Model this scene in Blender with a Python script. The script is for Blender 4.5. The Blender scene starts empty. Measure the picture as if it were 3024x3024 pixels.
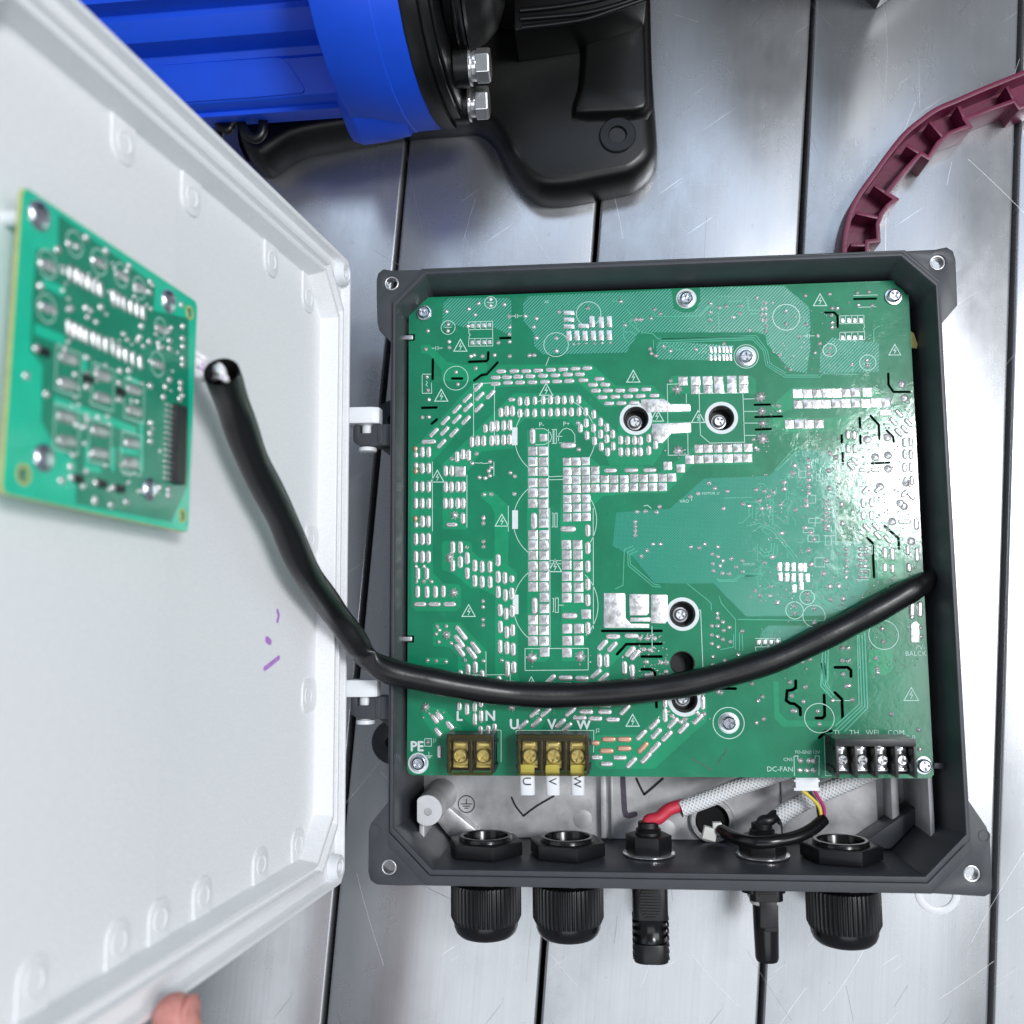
import bpy, bmesh, math, random
from mathutils import Matrix, Vector
from mathutils.geometry import delaunay_2d_cdt

# ------------------------------------------------------------------ camera, world, lights
# All lengths below are millimetres in the circuit board's frame: x right, y up the board, z up from the
# board's top face.  The bench top lies at z = -58; everything is scaled to metres when it is linked.
FPX = 2900.0
RC = ((0.9961191683, -0.0074290067, -0.0877006973),
      (0.0167557120, 0.9942147506, 0.1060955972),
      (-0.0864051420, 0.1071533457, -0.9904808489))
CAM = (105.2777, 84.5062, 538.4702)
ZB = 58.0
S = 0.001
sc = bpy.context.scene
COL = sc.collection
cam_d = bpy.data.cameras.new('camera')
cam = bpy.data.objects.new('camera', cam_d); COL.objects.link(cam); sc.camera = cam
cam_d.sensor_width = 36; cam_d.lens = 36 * FPX / 3024
cam_d.clip_start = 0.01; cam_d.clip_end = 50
mw = Matrix(((RC[0][0], RC[1][0], -RC[2][0], CAM[0] * S), (RC[0][1], RC[1][1], -RC[2][1], CAM[1] * S),
             (RC[0][2], RC[1][2], -RC[2][2], (CAM[2] + ZB) * S), (0, 0, 0, 1)))
cam.matrix_world = mw
cam_d.dof.use_dof = True; cam_d.dof.focus_distance = 0.545; cam_d.dof.aperture_fstop = 7.5

w = bpy.data.worlds.new('World'); sc.world = w; w.use_nodes = True
w.node_tree.nodes['Background'].inputs[0].default_value = (0.80, 0.88, 1.0, 1)
w.node_tree.nodes['Background'].inputs[1].default_value = 0.20
def area(name, loc, target, sx, sy, power, col):
    d = bpy.data.lights.new(name, 'AREA'); d.shape = 'RECTANGLE'; d.size = sx; d.size_y = sy; d.energy = power; d.color = col
    o = bpy.data.objects.new(name, d); COL.objects.link(o); o.location = loc
    o.rotation_euler = (Vector(target) - Vector(loc)).to_track_quat('-Z', 'Y').to_euler()
    return o
area('ceiling_lamp', (0.83, 0.40, 1.62), (0.24, 0.14, 0.05), 0.22, 0.36, 12, (0.97, 0.98, 1.0))
area('side_panel', (1.66, 0.0, 1.9), (0.15, 0.05, 0.08), 0.95, 1.8, 19, (0.96, 0.98, 1.0))
area('front_panel', (0.30, -0.98, 2.0), (0.30, -0.9, 0.0), 2.0, 1.1, 8.5, (0.93, 0.97, 1.0))
area('back_panel', (0.30, 1.25, 2.1), (0.30, 1.1, 0.0), 1.8, 0.42, 4.2, (0.66, 0.80, 1.0))
sc.view_settings.view_transform = 'Standard'; sc.view_settings.look = 'None'
sc.view_settings.exposure = 0.16; sc.view_settings.gamma = 1.0
sc.render.engine = 'CYCLES'
sc.cycles.max_bounces = 8; sc.cycles.transparent_max_bounces = 12
try: sc.cycles.use_denoising = True
except Exception: pass
rnd = random.Random(7)

# ------------------------------------------------------------------ projection helpers
def ray(u, v):
    c = ((u - 1512) / FPX, (1512 - v) / FPX, 1.0)
    return tuple(RC[0][i] * c[0] + RC[1][i] * c[1] + RC[2][i] * c[2] for i in range(3))
def U(u, v, z=0.0):
    d = ray(u, v); k = (z - CAM[2]) / d[2]
    return (CAM[0] + k * d[0], CAM[1] + k * d[1], z)
def U2(u, v, z=0.0): return U(u, v, z)[:2]
KS = 3024 / 1932.0
def crop(ox, oy, s): return lambda x, y: (ox + x * s, oy + y * s)
R1 = crop(1150, 820, 750 / 1932); R2 = crop(1850, 780, 750 / 1932); R3 = crop(2200, 1100, 700 / 1932)
R4 = crop(1150, 1500, 750 / 1932); R5 = crop(1700, 1600, 750 / 1932); R6 = crop(2200, 1700, 650 / 1932)
R7 = crop(1080, 2050, 750 / 1932); R8 = crop(1780, 2200, 750 / 1932)
Q1 = crop(0, 500, 700 / 1176); Q2 = crop(300, 0, 800 / 1932); Q3 = crop(1000, 0, 1000 / 1932)
Q4 = crop(2200, 0, 824 / 1932); Q5 = crop(2300, 2150, 724 / 1748); Q6 = crop(0, 2200, 1100 / 1932)
T1 = crop(1080, 720, 400 / 1932); T2 = crop(2500, 700, 400 / 1932); G4 = crop(2350, 1650, 500 / 1932)
PXMM = 5.386
# the lid's own frame: a = distance from the hinge edge, b = board y, c = height over the lid's rim plane
LX, LZ, LTH = -30.0, 20.0, math.radians(96.7)
LDV = (math.cos(LTH), 0.0, math.sin(LTH)); LN = (math.sin(LTH), 0.0, -math.cos(LTH))
def LP(a, b, c): return (LX + LDV[0] * a + LN[0] * c, b, LZ + LDV[2] * a + LN[2] * c)
def LPX(u, v, c=0.0):
    d = ray(u, v); p0 = (LX + LN[0] * c, 0, LZ + LN[2] * c)
    num = sum((p0[i] - CAM[i]) * LN[i] for i in range(3)); den = sum(d[i] * LN[i] for i in range(3))
    k = num / den; p = [CAM[i] + k * d[i] for i in range(3)]
    return (sum((p[i] - p0[i]) * LDV[i] for i in range(3)), p[1])

# ------------------------------------------------------------------ materials
def lin(r, g, b):
    f = lambda c: c / 12.92 if c <= 0.04045 else ((c + 0.055) / 1.055) ** 2.4
    return (f(r / 255), f(g / 255), f(b / 255), 1)
MATS = {}
class NT:
    def __init__(s, name):
        s.m = bpy.data.materials.new(name); s.m.use_nodes = True; s.t = s.m.node_tree
        s.b = s.t.nodes['Principled BSDF']; s.out = s.t.nodes['Material Output']
        s.tc = s.t.nodes.new('ShaderNodeTexCoord'); MATS[name] = s.m
    def n(s, kind, **kw):
        x = s.t.nodes.new(kind)
        for k, v in kw.items():
            if k in x.inputs: x.inputs[k].default_value = v
            else: setattr(x, k, v)
        return x
    def l(s, a, b): s.t.links.new(a, b)
    def noise(s, scale, detail=4, rough=0.55, sx=(1, 1, 1), dist=0.0):
        mp = s.n('ShaderNodeMapping'); mp.inputs['Scale'].default_value = sx; s.l(s.tc.outputs['Object'], mp.inputs[0])
        x = s.n('ShaderNodeTexNoise', Scale=scale, Detail=detail, Roughness=rough, Distortion=dist); s.l(mp.outputs[0], x.inputs['Vector'])
        return x.outputs['Fac']
    def ramp(s, fac, stops):
        r = s.n('ShaderNodeValToRGB'); e = r.color_ramp.elements
        while len(e) > 1: e.remove(e[-1])
        for i, (p, c) in enumerate(stops):
            x = e[0] if i == 0 else e.new(p)
            x.position = p; x.color = c if len(c) == 4 else (*c, 1)
        s.l(fac, r.inputs[0]); return r.outputs[0]
    def math(s, op, a, b=None, clamp=False):
        m = s.n('ShaderNodeMath', operation=op, use_clamp=clamp)
        for i, v in enumerate((a, b)):
            if v is None: continue
            if isinstance(v, (int, float)): m.inputs[i].default_value = v
            else: s.l(v, m.inputs[i])
        return m.outputs[0]
    def mix(s, fac, a, b, mode='MIX'):
        m = s.n('ShaderNodeMix', data_type='RGBA', blend_type=mode)
        if isinstance(fac, (int, float)): m.inputs[0].default_value = fac
        else: s.l(fac, m.inputs[0])
        for sock, v in ((m.inputs[6], a), (m.inputs[7], b)):
            if isinstance(v, tuple): sock.default_value = v
            else: s.l(v, sock)
        return m.outputs[2]
    def bump(s, h, strength, dist=0.0002):
        b = s.n('ShaderNodeBump', Strength=strength, Distance=dist); s.l(h, b.inputs['Height']); s.l(b.outputs[0], s.b.inputs['Normal']); s.l(b.outputs[0], s.b.inputs['Coat Normal'])
        return b
def simple(name, col, rough=0.5, metal=0.0, var=0.15, vs=60, bump=0.0, bs=900, bd=0.0002, coat=0.0, cr=0.1, rv=0.0, spec=0.5):
    t = NT(name)
    t.b.inputs['Roughness'].default_value = rough; t.b.inputs['Metallic'].default_value = metal
    t.b.inputs['Coat Weight'].default_value = coat; t.b.inputs['Coat Roughness'].default_value = cr
    t.b.inputs['Specular IOR Level'].default_value = spec
    f = t.noise(vs, 5)
    lo = tuple(c * (1 - var) for c in col[:3]) + (1,); hi = tuple(min(1, c * (1 + var)) for c in col[:3]) + (1,)
    t.l(t.ramp(f, [(0.3, lo), (0.7, hi)]), t.b.inputs['Base Color'])
    if rv: t.l(t.ramp(f, [(0.3, (rough - rv,) * 3), (0.7, (rough + rv,) * 3)]), t.b.inputs['Roughness'])
    if bump: t.bump(t.noise(bs, 3), bump, bd)
    return t
simple('case_paint', lin(62, 65, 70), 0.42, 0, 0.10, 90, 0.35, 1800, 0.00012)
simple('black_plastic', lin(20, 21, 24), 0.38, 0, 0.12, 90, 0.12, 1500, 0.0001)
simple('black_gloss', lin(20, 20, 22), 0.2, 0, 0.1, 90)
simple('black_rubber', lin(24, 25, 28), 0.36, 0, 0.15, 50, 0.1, 700, 0.0002)
simple('sleeve_black', lin(17, 18, 20), 0.33, 0, 0.12, 60, 0.15, 260, 0.0006)
simple('well_black', lin(13, 13, 15), 0.5, 0, 0.1)
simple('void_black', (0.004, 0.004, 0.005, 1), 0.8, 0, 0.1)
simple('white_plastic', lin(240, 241, 243), 0.40, 0, 0.05, 1100, 0.6, 800, 0.0004)
simple('white_smooth', lin(238, 240, 243), 0.35, 0, 0.02, 30)
simple('nylon', lin(226, 226, 218), 0.35, 0, 0.04, 200)
simple('solder', (0.80, 0.795, 0.79, 1), 0.28, 0.72, 0.10, 500, 0.25, 700, 0.0004, rv=0.06)
simple('solder_dull', (0.70, 0.70, 0.70, 1), 0.38, 0.75, 0.25, 350, 0.4, 700, 0.0003, rv=0.1)
simple('bare_copper', lin(222, 176, 150), 0.35, 0.6, 0.12, 300)
simple('silk', lin(196, 232, 220), 0.5, 0, 0.08, 300)
simple('silk_white', lin(222, 232, 232), 0.5, 0, 0.05, 300)
simple('zinc', (0.72, 0.75, 0.82, 1), 0.22, 1.0, 0.08, 300, 0.2, 900)
simple('steel_bright', (0.85, 0.85, 0.86, 1), 0.16, 0.85, 0.05, 200)
simple('brass', (0.92, 0.76, 0.40, 1), 0.25, 0.65, 0.12, 300, 0.2, 900)
simple('pump_blue', lin(6, 80, 226), 0.5, 0, 0.06, 40, 0.12, 1500, 0.00015)
simple('pump_black', lin(15, 15, 15), 0.34, 0, 0.12, 40, 0.18, 1200, 0.0002)
simple('maroon', lin(112, 34, 66), 0.40, 0, 0.12, 120, 0.25, 500, 0.0004)
simple('red_ins', lin(206, 52, 72), 0.5, 0, 0.06, 100)
simple('yellow_ins', lin(222, 200, 70), 0.4, 0, 0.06, 100)
simple('magenta_ins', lin(176, 30, 110), 0.4, 0, 0.06, 100)
simple('tape_yellow', lin(212, 196, 120), 0.5, 0, 0.12, 200)
simple('ferrule_yellow', lin(226, 214, 120), 0.45, 0, 0.06, 200)
simple('marker_black', (0.015, 0.015, 0.02, 1), 0.6, 0, 0.4, 700)
simple('marker_purple', lin(92, 84, 100), 0.6, 0, 0.2, 500)
simple('ink_violet', lin(196, 138, 222), 0.6, 0, 0.25, 300)
simple('scratch_dark', (0.30, 0.30, 0.32, 1), 0.5, 0.5, 0.3, 200)
simple('scratch_light', (0.9, 0.9, 0.92, 1), 0.35, 0.7, 0.1, 200)
simple('machined_screw', (0.8, 0.82, 0.86, 1), 0.35, 0.7, 0.05, 200)
simple('machined', (0.72, 0.72, 0.73, 1), 0.4, 0.3, 0.05, 200)
simple('scuff_grey', lin(70, 104, 92), 0.6, 0, 0.3, 400)
simple('board_edge', lin(196, 196, 120), 0.5, 0, 0.12, 300)
simple('lid_board_dark', lin(22, 138, 108), 0.32, 0, 0.10, 120, coat=0.4)
simple('lid_board', lin(22, 200, 162), 0.30, 0, 0.06, 120, coat=0.4)
simple('chip_black', lin(28, 28, 32), 0.45, 0, 0.1, 200)
# cast aluminium floor
t = simple('cast_floor', (0.60, 0.60, 0.61, 1), 0.46, 0.5, 0.22, 70, 0.55, 1500, 0.0002, rv=0.08)
simple('cast_bright', (0.62, 0.62, 0.63, 1), 0.36, 0.9, 0.2, 260, 0.5, 1400, 0.0002)
# person's skin
t = NT('skin'); t.b.inputs['Base Color'].default_value = lin(214, 150, 136); t.b.inputs['Roughness'].default_value = 0.5
t.b.inputs['Subsurface Weight'].default_value = 0.2; t.b.inputs['Subsurface Radius'].default_value = (0.004, 0.0015, 0.001)
t.l(t.ramp(t.noise(140, 4), [(0.3, lin(192, 120, 112)), (0.7, lin(216, 152, 142))]), t.b.inputs['Base Color']); t.bump(t.noise(900, 3), 0.2, 0.0003)
# braided white sleeve: diagonal weave drawn by two crossed waves
t = NT('braid'); t.b.inputs['Roughness'].default_value = 0.6
sx = t.n('ShaderNodeSeparateXYZ'); t.l(t.tc.outputs['UV'], sx.inputs[0])
a1 = t.math('SINE', t.math('MULTIPLY', t.math('ADD', sx.outputs[0], sx.outputs[1]), 6.2832)); a2 = t.math('SINE', t.math('MULTIPLY', t.math('SUBTRACT', sx.outputs[0], sx.outputs[1]), 6.2832))
mx = t.math('MAXIMUM', a1, a2)
t.l(t.ramp(t.math('ADD', t.math('MULTIPLY', mx, 0.5), 0.5), [(0.25, lin(204, 207, 210)), (0.8, lin(242, 244, 246))]), t.b.inputs['Base Color'])
t.bump(mx, 0.6, 0.0006)
# bench aluminium: drawn planks with streaks, stains and scratches
t = NT('bench_alu'); t.b.inputs['Metallic'].default_value = 0.8
streak = t.noise(1.0, 3, 0.6, (700, 3, 1)); stain = t.noise(16, 7, 0.65, (1.3, 0.7, 1)); fine = t.noise(900, 3)
base = t.ramp(streak, [(0.3, (0.485, 0.495, 0.515)), (0.7, (0.52, 0.53, 0.55))])
base = t.mix(t.math('MULTIPLY', t.ramp(stain, [(0.5, (0, 0, 0)), (0.72, (1, 1, 1))]), 0.35), base, (0.42, 0.42, 0.44, 1))
def scratch(rot, sc_, thr, msk):
    mp = t.n('ShaderNodeMapping'); mp.inputs['Rotation'].default_value = (0, 0, rot); mp.inputs['Scale'].default_value = sc_
    mp0 = t.n('ShaderNodeMapping'); mp0.inputs['Rotation'].default_value = (0, 0, rot); t.l(t.tc.outputs['Object'], mp0.inputs[0])
    mp.inputs['Rotation'].default_value = (0, 0, 0); t.l(mp0.outputs[0], mp.inputs[0])
    v = t.n('ShaderNodeTexNoise', Scale=1.0, Detail=0.0, Roughness=0.3); t.l(mp.outputs[0], v.inputs['Vector'])
    line = t.ramp(v.outputs['Fac'], [(thr, (0, 0, 0)), (thr + 0.03, (1, 1, 1))])
    return t.math('MULTIPLY', line, t.ramp(t.noise(msk, 3), [(0.50, (0, 0, 0)), (0.60, (1, 1, 1))]))
s1 = scratch(0.6, (900, 16, 1), 0.80, 17); s2 = scratch(-0.4, (900, 12, 1), 0.80, 21); s3 = scratch(0.9, (1100, 22, 1), 0.79, 19); s4 = scratch(0.0, (1200, 14, 1), 0.80, 9)
dark = t.math('MAXIMUM', s1, s2)
base = t.mix(t.math('MULTIPLY', dark, 0.55), base, (0.16, 0.16, 0.18, 1)); base = t.mix(t.math('MULTIPLY', t.math('MAXIMUM', s3, s4), 0.6), base, (0.95, 0.95, 0.96, 1))
spots = t.ramp(t.noise(260, 2), [(0.70, (0, 0, 0)), (0.74, (1, 1, 1))])
base = t.mix(t.math('MULTIPLY', spots, 0.3), base, (0.26, 0.25, 0.25, 1))
t.l(base, t.b.inputs['Base Color'])
t.l(t.ramp(stain, [(0.3, (0.20,) * 3), (0.7, (0.32,) * 3)]), t.b.inputs['Roughness'])
t.b.inputs['Anisotropic'].default_value = 0.4
t.bump(t.math('ADD', t.math('MULTIPLY', streak, 0.15), t.math('MULTIPLY', fine, 0.8)), 0.10, 0.0002)
# solder mask, plain / over copper / hatched copper
def mask(name, col, hatch=0, per=1.35, col2=None):
    t = NT(name); t.b.inputs['Roughness'].default_value = 0.38; t.b.inputs['Coat Weight'].default_value = 1.0; t.b.inputs['Specular IOR Level'].default_value = 0.3
    n1 = t.noise(45, 6, 0.6); n2 = t.math('MULTIPLY', t.noise(190, 6, 0.62, dist=1.6), t.ramp(t.noise(30, 4), [(0.38, (0.12,) * 3), (0.62, (1, 1, 1))]))
    c = t.ramp(n1, [(0.3, tuple(x * 0.86 for x in col[:3])), (0.7, tuple(min(1, x * 1.14) for x in col[:3]))])
    if hatch:
        s = t.n('ShaderNodeSeparateXYZ'); t.l(t.tc.outputs['Object'], s.inputs[0])
        p = 1.0 / (per * 0.001 * 1.4142)
        f1 = t.math('GREATER_THAN', t.math('FRACT', t.math('MULTIPLY', t.math('SUBTRACT', s.outputs[1], s.outputs[0]), p)), 0.52)
        if hatch == 2:
            f2 = t.math('GREATER_THAN', t.math('FRACT', t.math('MULTIPLY', t.math('ADD', s.outputs[1], s.outputs[0]), p)), 0.52); f1 = t.math('MAXIMUM', f1, f2)
        c = t.mix(f1, c, col2)
        t.bump(t.math('ADD', t.math('MULTIPLY', f1, 0.14), n2), 0.16, 0.0006)
    else: t.bump(t.math('ADD', t.math('MULTIPLY', n1, 0.5), n2), 0.15, 0.0006)
    res = t.ramp(t.noise(120, 5, 0.7), [(0.60, (0, 0, 0)), (0.78, (1, 1, 1))])
    c = t.mix(t.math('MULTIPLY', res, 0.13), c, lin(120, 196, 165)); t.l(c, t.b.inputs['Base Color'])
    t.l(t.ramp(t.noise(90, 5, 0.65), [(0.35, (0.05,) * 3), (0.7, (0.14,) * 3)]), t.b.inputs['Coat Roughness'])
    return t
mask('mask_green', lin(0, 128, 90)); mask('mask_copper', lin(8, 148, 102)); mask('mask_trace', lin(84, 182, 150))
mask('mask_hatch', lin(0, 124, 92), 1, 1.35, lin(88, 178, 156)); mask('mask_cross', lin(0, 122, 96), 2, 1.0, lin(48, 156, 130))
# amber see-through terminal cover
t = NT('amber_clear'); tr = t.n('ShaderNodeBsdfTransparent'); tr.inputs[0].default_value = (0.99, 0.97, 0.80, 1)
gl = t.n('ShaderNodeBsdfGlossy'); gl.inputs['Roughness'].default_value = 0.12; fr = t.n('ShaderNodeFresnel', IOR=1.5)
df = t.n('ShaderNodeBsdfDiffuse'); df.inputs[0].default_value = lin(170, 140, 50)
m1 = t.n('ShaderNodeMixShader'); m1.inputs[0].default_value = 0.03; t.l(tr.outputs[0], m1.inputs[1]); t.l(df.outputs[0], m1.inputs[2])
m2 = t.n('ShaderNodeMixShader'); t.l(fr.outputs[0], m2.inputs[0]); t.l(m1.outputs[0], m2.inputs[1]); t.l(gl.outputs[0], m2.inputs[2])
t.l(m2.outputs[0], t.out.inputs['Surface'])

# ------------------------------------------------------------------ mesh helpers
def inside(p, poly):
    x, y = p; c = False; j = len(poly) - 1
    for i in range(len(poly)):
        xi, yi = poly[i][:2]; xj, yj = poly[j][:2]
        if (yi > y) != (yj > y) and x < (xj - xi) * (y - yi) / (yj - yi) + xi: c = not c
        j = i
    return c
def tri(poly, holes=()):
    vs, es = [], []
    for lp in [poly] + list(holes):
        b = len(vs); k = len(lp)
        vs += [Vector(p[:2]) for p in lp]; es += [(b + i, b + (i + 1) % k) for i in range(k)]
    r = delaunay_2d_cdt(vs, es, [], 0, 1e-4); ov, fs = r[0], r[2]
    out = []
    for f in fs:
        cx = sum(ov[i][0] for i in f) / len(f); cy = sum(ov[i][1] for i in f) / len(f)
        if inside((cx, cy), poly) and not any(inside((cx, cy), h) for h in holes): out.append(tuple(f))
    return [(v[0], v[1]) for v in ov], out
def circle(cx, cy, r, n=28, a0=0.0, ry=None):
    return [(cx + r * math.cos(a0 + 2 * math.pi * i / n), cy + (ry or r) * math.sin(a0 + 2 * math.pi * i / n)) for i in range(n)]
def octo(x0, x1, y0, y1, c, d=None):
    d = c if d is None else d      # c: chamfer of the lower corners, d: of the upper ones
    return [(x0 + c, y0), (x1 - c, y0), (x1, y0 + c), (x1, y1 - d), (x1 - d, y1), (x0 + d, y1), (x0, y1 - d), (x0, y0 + c)]
def rrect(x0, x1, y0, y1, r, n=4):
    out = []
    for cx, cy, a in ((x1 - r, y0 + r, -90), (x1 - r, y1 - r, 0), (x0 + r, y1 - r, 90), (x0 + r, y0 + r, 180)):
        for i in range(n + 1):
            t_ = math.radians(a + 90 * i / n); out.append((cx + r * math.cos(t_), cy + r * math.sin(t_)))
    return out
def stroke(pts, wd, closed=False, cap=0):
    """outline polygon of a polyline of constant width"""
    n = len(pts); L, Rr = [], []
    for i in range(n):
        p = pts[i]; a = pts[i - 1] if i > 0 else None; b = pts[i + 1] if i < n - 1 else None
        def dr(q, r_):
            dx, dy = r_[0] - q[0], r_[1] - q[1]; l = math.hypot(dx, dy) or 1; return dx / l, dy / l
        if a is None: d = dr(p, b); nx, ny = -d[1], d[0]; k = 1
        elif b is None: d = dr(a, p); nx, ny = -d[1], d[0]; k = 1
        else:
            d1 = dr(a, p); d2 = dr(p, b); nx, ny = -(d1[1] + d2[1]), d1[0] + d2[0]; l = math.hypot(nx, ny) or 1; nx /= l; ny /= l
            k = 1 / max(0.35, nx * -d1[1] + ny * d1[0])
        L.append((p[0] + nx * wd / 2 * k, p[1] + ny * wd / 2 * k)); Rr.append((p[0] - nx * wd / 2 * k, p[1] - ny * wd / 2 * k))
    if cap:
        def capp(p, q, frm):
            a0 = math.atan2(frm[1] - p[1], frm[0] - p[0]); return [(p[0] + wd / 2 * math.cos(a0 - math.pi * i / cap), p[1] + wd / 2 * math.sin(a0 - math.pi * i / cap)) for i in range(1, cap)]
        return L + capp(pts[-1], None, L[-1]) + Rr[::-1] + capp(pts[0], None, Rr[0])
    return L + Rr[::-1]

class MB:
    def __init__(s, xf=None): s.v = []; s.f = []; s.xf = xf; s.uv = None
    def add(s, vs, fs):
        b = len(s.v); s.v += [s.xf(*p) if s.xf else tuple(p) for p in vs]; s.f += [tuple(b + i for i in f) for f in fs]; return s
    def box(s, x0, x1, y0, y1, z0, z1):
        return s.add([(x0, y0, z0), (x1, y0, z0), (x1, y1, z0), (x0, y1, z0), (x0, y0, z1), (x1, y0, z1), (x1, y1, z1), (x0, y1, z1)],
                     [(3, 2, 1, 0), (4, 5, 6, 7), (0, 1, 5, 4), (1, 2, 6, 5), (2, 3, 7, 6), (3, 0, 4, 7)])
    def prism(s, poly, z0, z1, holes=(), m=None):
        v, f = tri(poly, holes); n = len(v); m = m or (lambda x, y, z: (x, y, z))
        vs = [m(x, y, z1) for x, y in v] + [m(x, y, z0) for x, y in v]
        fs = []
        ec = {}
        for q in f:
            a = sum(v[q[i]][0] * v[q[(i + 1) % len(q)]][1] - v[q[(i + 1) % len(q)]][0] * v[q[i]][1] for i in range(len(q)))
            if a < 0: q = q[::-1]
            fs.append(q); fs.append(tuple(i + n for i in q[::-1]))
            for i in range(len(q)): ec[(q[i], q[(i + 1) % len(q)])] = 1
        for (a, b) in ec:
            if (b, a) not in ec: fs.append((b, a, a + n, b + n))
        return s.add(vs, fs)
    def sheet(s, poly, z, holes=()):
        v, f = tri(poly, holes); fs = []
        for q in f:
            a = sum(v[q[i]][0] * v[q[(i + 1) % len(q)]][1] - v[q[(i + 1) % len(q)]][0] * v[q[i]][1] for i in range(len(q)))
            fs.append(q if a > 0 else q[::-1])
        return s.add([(x, y, z) for x, y in v], fs)
    def loft(s, loops, cap0=True, cap1=True, close=True):
        n = len(loops[0]); vs = [p for lp in loops for p in lp]; fs = []
        for k in range(len(loops) - 1):
            for i in range(n if close else n - 1):
                j = (i + 1) % n; fs.append((k * n + i, k * n + j, (k + 1) * n + j, (k + 1) * n + i))
        if cap0: fs.append(tuple(range(n))[::-1])
        if cap1: fs.append(tuple((len(loops) - 1) * n + i for i in range(n)))
        return s.add(vs, fs)
    def lathe(s, prof, c=(0, 0, 0), ax='z', n=28, caps=True, a0=0.0):
        """prof: (radius, height) pairs along the axis from c"""
        loops = []
        for r, h in prof:
            lp = []
            for i in range(n):
                a = a0 + 2 * math.pi * i / n; p, q = r * math.cos(a), r * math.sin(a)
                lp.append({'z': (c[0] + p, c[1] + q, c[2] + h), 'y': (c[0] - p, c[1] + h, c[2] + q), 'x': (c[0] + h, c[1] + p, c[2] + q)}[ax])
            loops.append(lp)
        return s.loft(loops, caps, caps)
    def tube(s, pts, r, n=14, caps=True, uvk=None):
        """pts in space; r a number, or a list of (ra, rb) or numbers"""
        P = [Vector(p) for p in pts]; m = len(P); rs = r if isinstance(r, list) else [r] * m
        up = Vector((0, 0, 1)); loops = []; prev = None
        for i in range(m):
            d = ((P[min(i + 1, m - 1)] - P[i]).normalized() + (P[i] - P[max(i - 1, 0)]).normalized()).normalized()
            if prev is None:
                a = up.cross(d)
                if a.length < 0.1: a = Vector((1, 0, 0)).cross(d)
                a.normalize()
            else: a = (prev - d * prev.dot(d)).normalized()
            prev = a; b = d.cross(a); ra, rb = rs[i] if isinstance(rs[i], (tuple, list)) else (rs[i], rs[i])
            loops.append([tuple(P[i] + a * (ra * math.cos(2 * math.pi * k / n)) + b * (rb * math.sin(2 * math.pi * k / n))) for k in range(n)])
        return s.loft(loops, caps, caps)

ORG = {}
def thing(name, label, cat, base, group=None, kind=None):
    o = bpy.data.objects.new(name, None); COL.objects.link(o); o.empty_display_size = 0.01
    o.location = (base[0] * S, base[1] * S, (base[2] + ZB) * S); ORG[o.name] = base
    if label: o['label'] = label
    if cat: o['category'] = cat
    if group: o['group'] = group
    if kind: o['kind'] = kind
    return o
def mesh(name, mb, mat, org=(0, 0, 0), bevel=0.0, smooth=None, seg=2, bang=25):
    me = bpy.data.meshes.new(name)
    z = 0.0
    me.from_pydata([((p[0] - org[0]) * S, (p[1] - org[1]) * S, (p[2] - org[2]) * S) for p in mb.v], [], mb.f)
    bm = bmesh.new(); bm.from_mesh(me)
    bmesh.ops.remove_doubles(bm, verts=bm.verts, dist=1e-7)
    bmesh.ops.recalc_face_normals(bm, faces=bm.faces)
    if bevel:
        es = [e for e in bm.edges if len(e.link_faces) == 2 and e.calc_face_angle(0) > math.radians(bang)]
        bmesh.ops.bevel(bm, geom=es, offset=bevel * S, segments=seg, profile=0.6, affect='EDGES', clamp_overlap=True)
    bm.to_mesh(me); bm.free()
    me.materials.append(MATS[mat])
    if smooth is not None:
        me.shade_smooth(); me.set_sharp_from_angle(angle=math.radians(smooth))
    return me
def link(name, me, parent=None, org=None):
    o = bpy.data.objects.new(name, me); COL.objects.link(o)
    if parent is not None: o.parent = parent; ORG[o.name] = ORG[parent.name]
    return o
def part(name, mb, mat, parent, bevel=0.0, smooth=None, kind=None, label=None, seg=2, bang=25):
    o = link(name, mesh(name, mb, mat, ORG[parent.name], bevel, smooth, seg, bang), parent)
    if kind: o['kind'] = kind
    if label: o['label'] = label
    return o
def copy_tree(src, loc, label, parent=None):
    c = src.copy(); COL.objects.link(c); c.parent = parent
    if loc is not None: c.location = (loc[0] * S, loc[1] * S, (loc[2] + ZB) * S); c['label'] = label
    ORG[c.name] = loc if loc is not None else ORG[parent.name]
    for ch in list(src.children): copy_tree(ch, None, None, c)
    return c
def textmesh(s, size):
    cu = bpy.data.curves.new('t', 'FONT'); cu.body = s; cu.size = size; cu.align_x = 'CENTER'; cu.align_y = 'CENTER'; cu.resolution_u = 2
    o = bpy.data.objects.new('t', cu); COL.objects.link(o)
    dg = bpy.context.evaluated_depsgraph_get(); me = o.evaluated_get(dg).to_mesh()
    v = [tuple(p.co) for p in me.vertices]; f = [tuple(p.vertices) for p in me.polygons]
    o.evaluated_get(dg).to_mesh_clear(); bpy.data.objects.remove(o); bpy.data.curves.remove(cu)
    return v, f
def put_text(mb, s, cx, cy, h, z, ang=0.0, m=None, sx=1.0):
    v, f = textmesh(s, 1.0)
    ys = [p[1] for p in v]; k = h / max(1e-6, max(ys) - min(ys)); my = (max(ys) + min(ys)) / 2
    c, sn = math.cos(ang), math.sin(ang)
    out = []
    for x, y, _ in v:
        x, y = x * k * sx, (y - my) * k; q = (cx + x * c - y * sn, cy + x * sn + y * c, z)
        out.append(m(*q) if m else q)
    mb.add(out, f)
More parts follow.
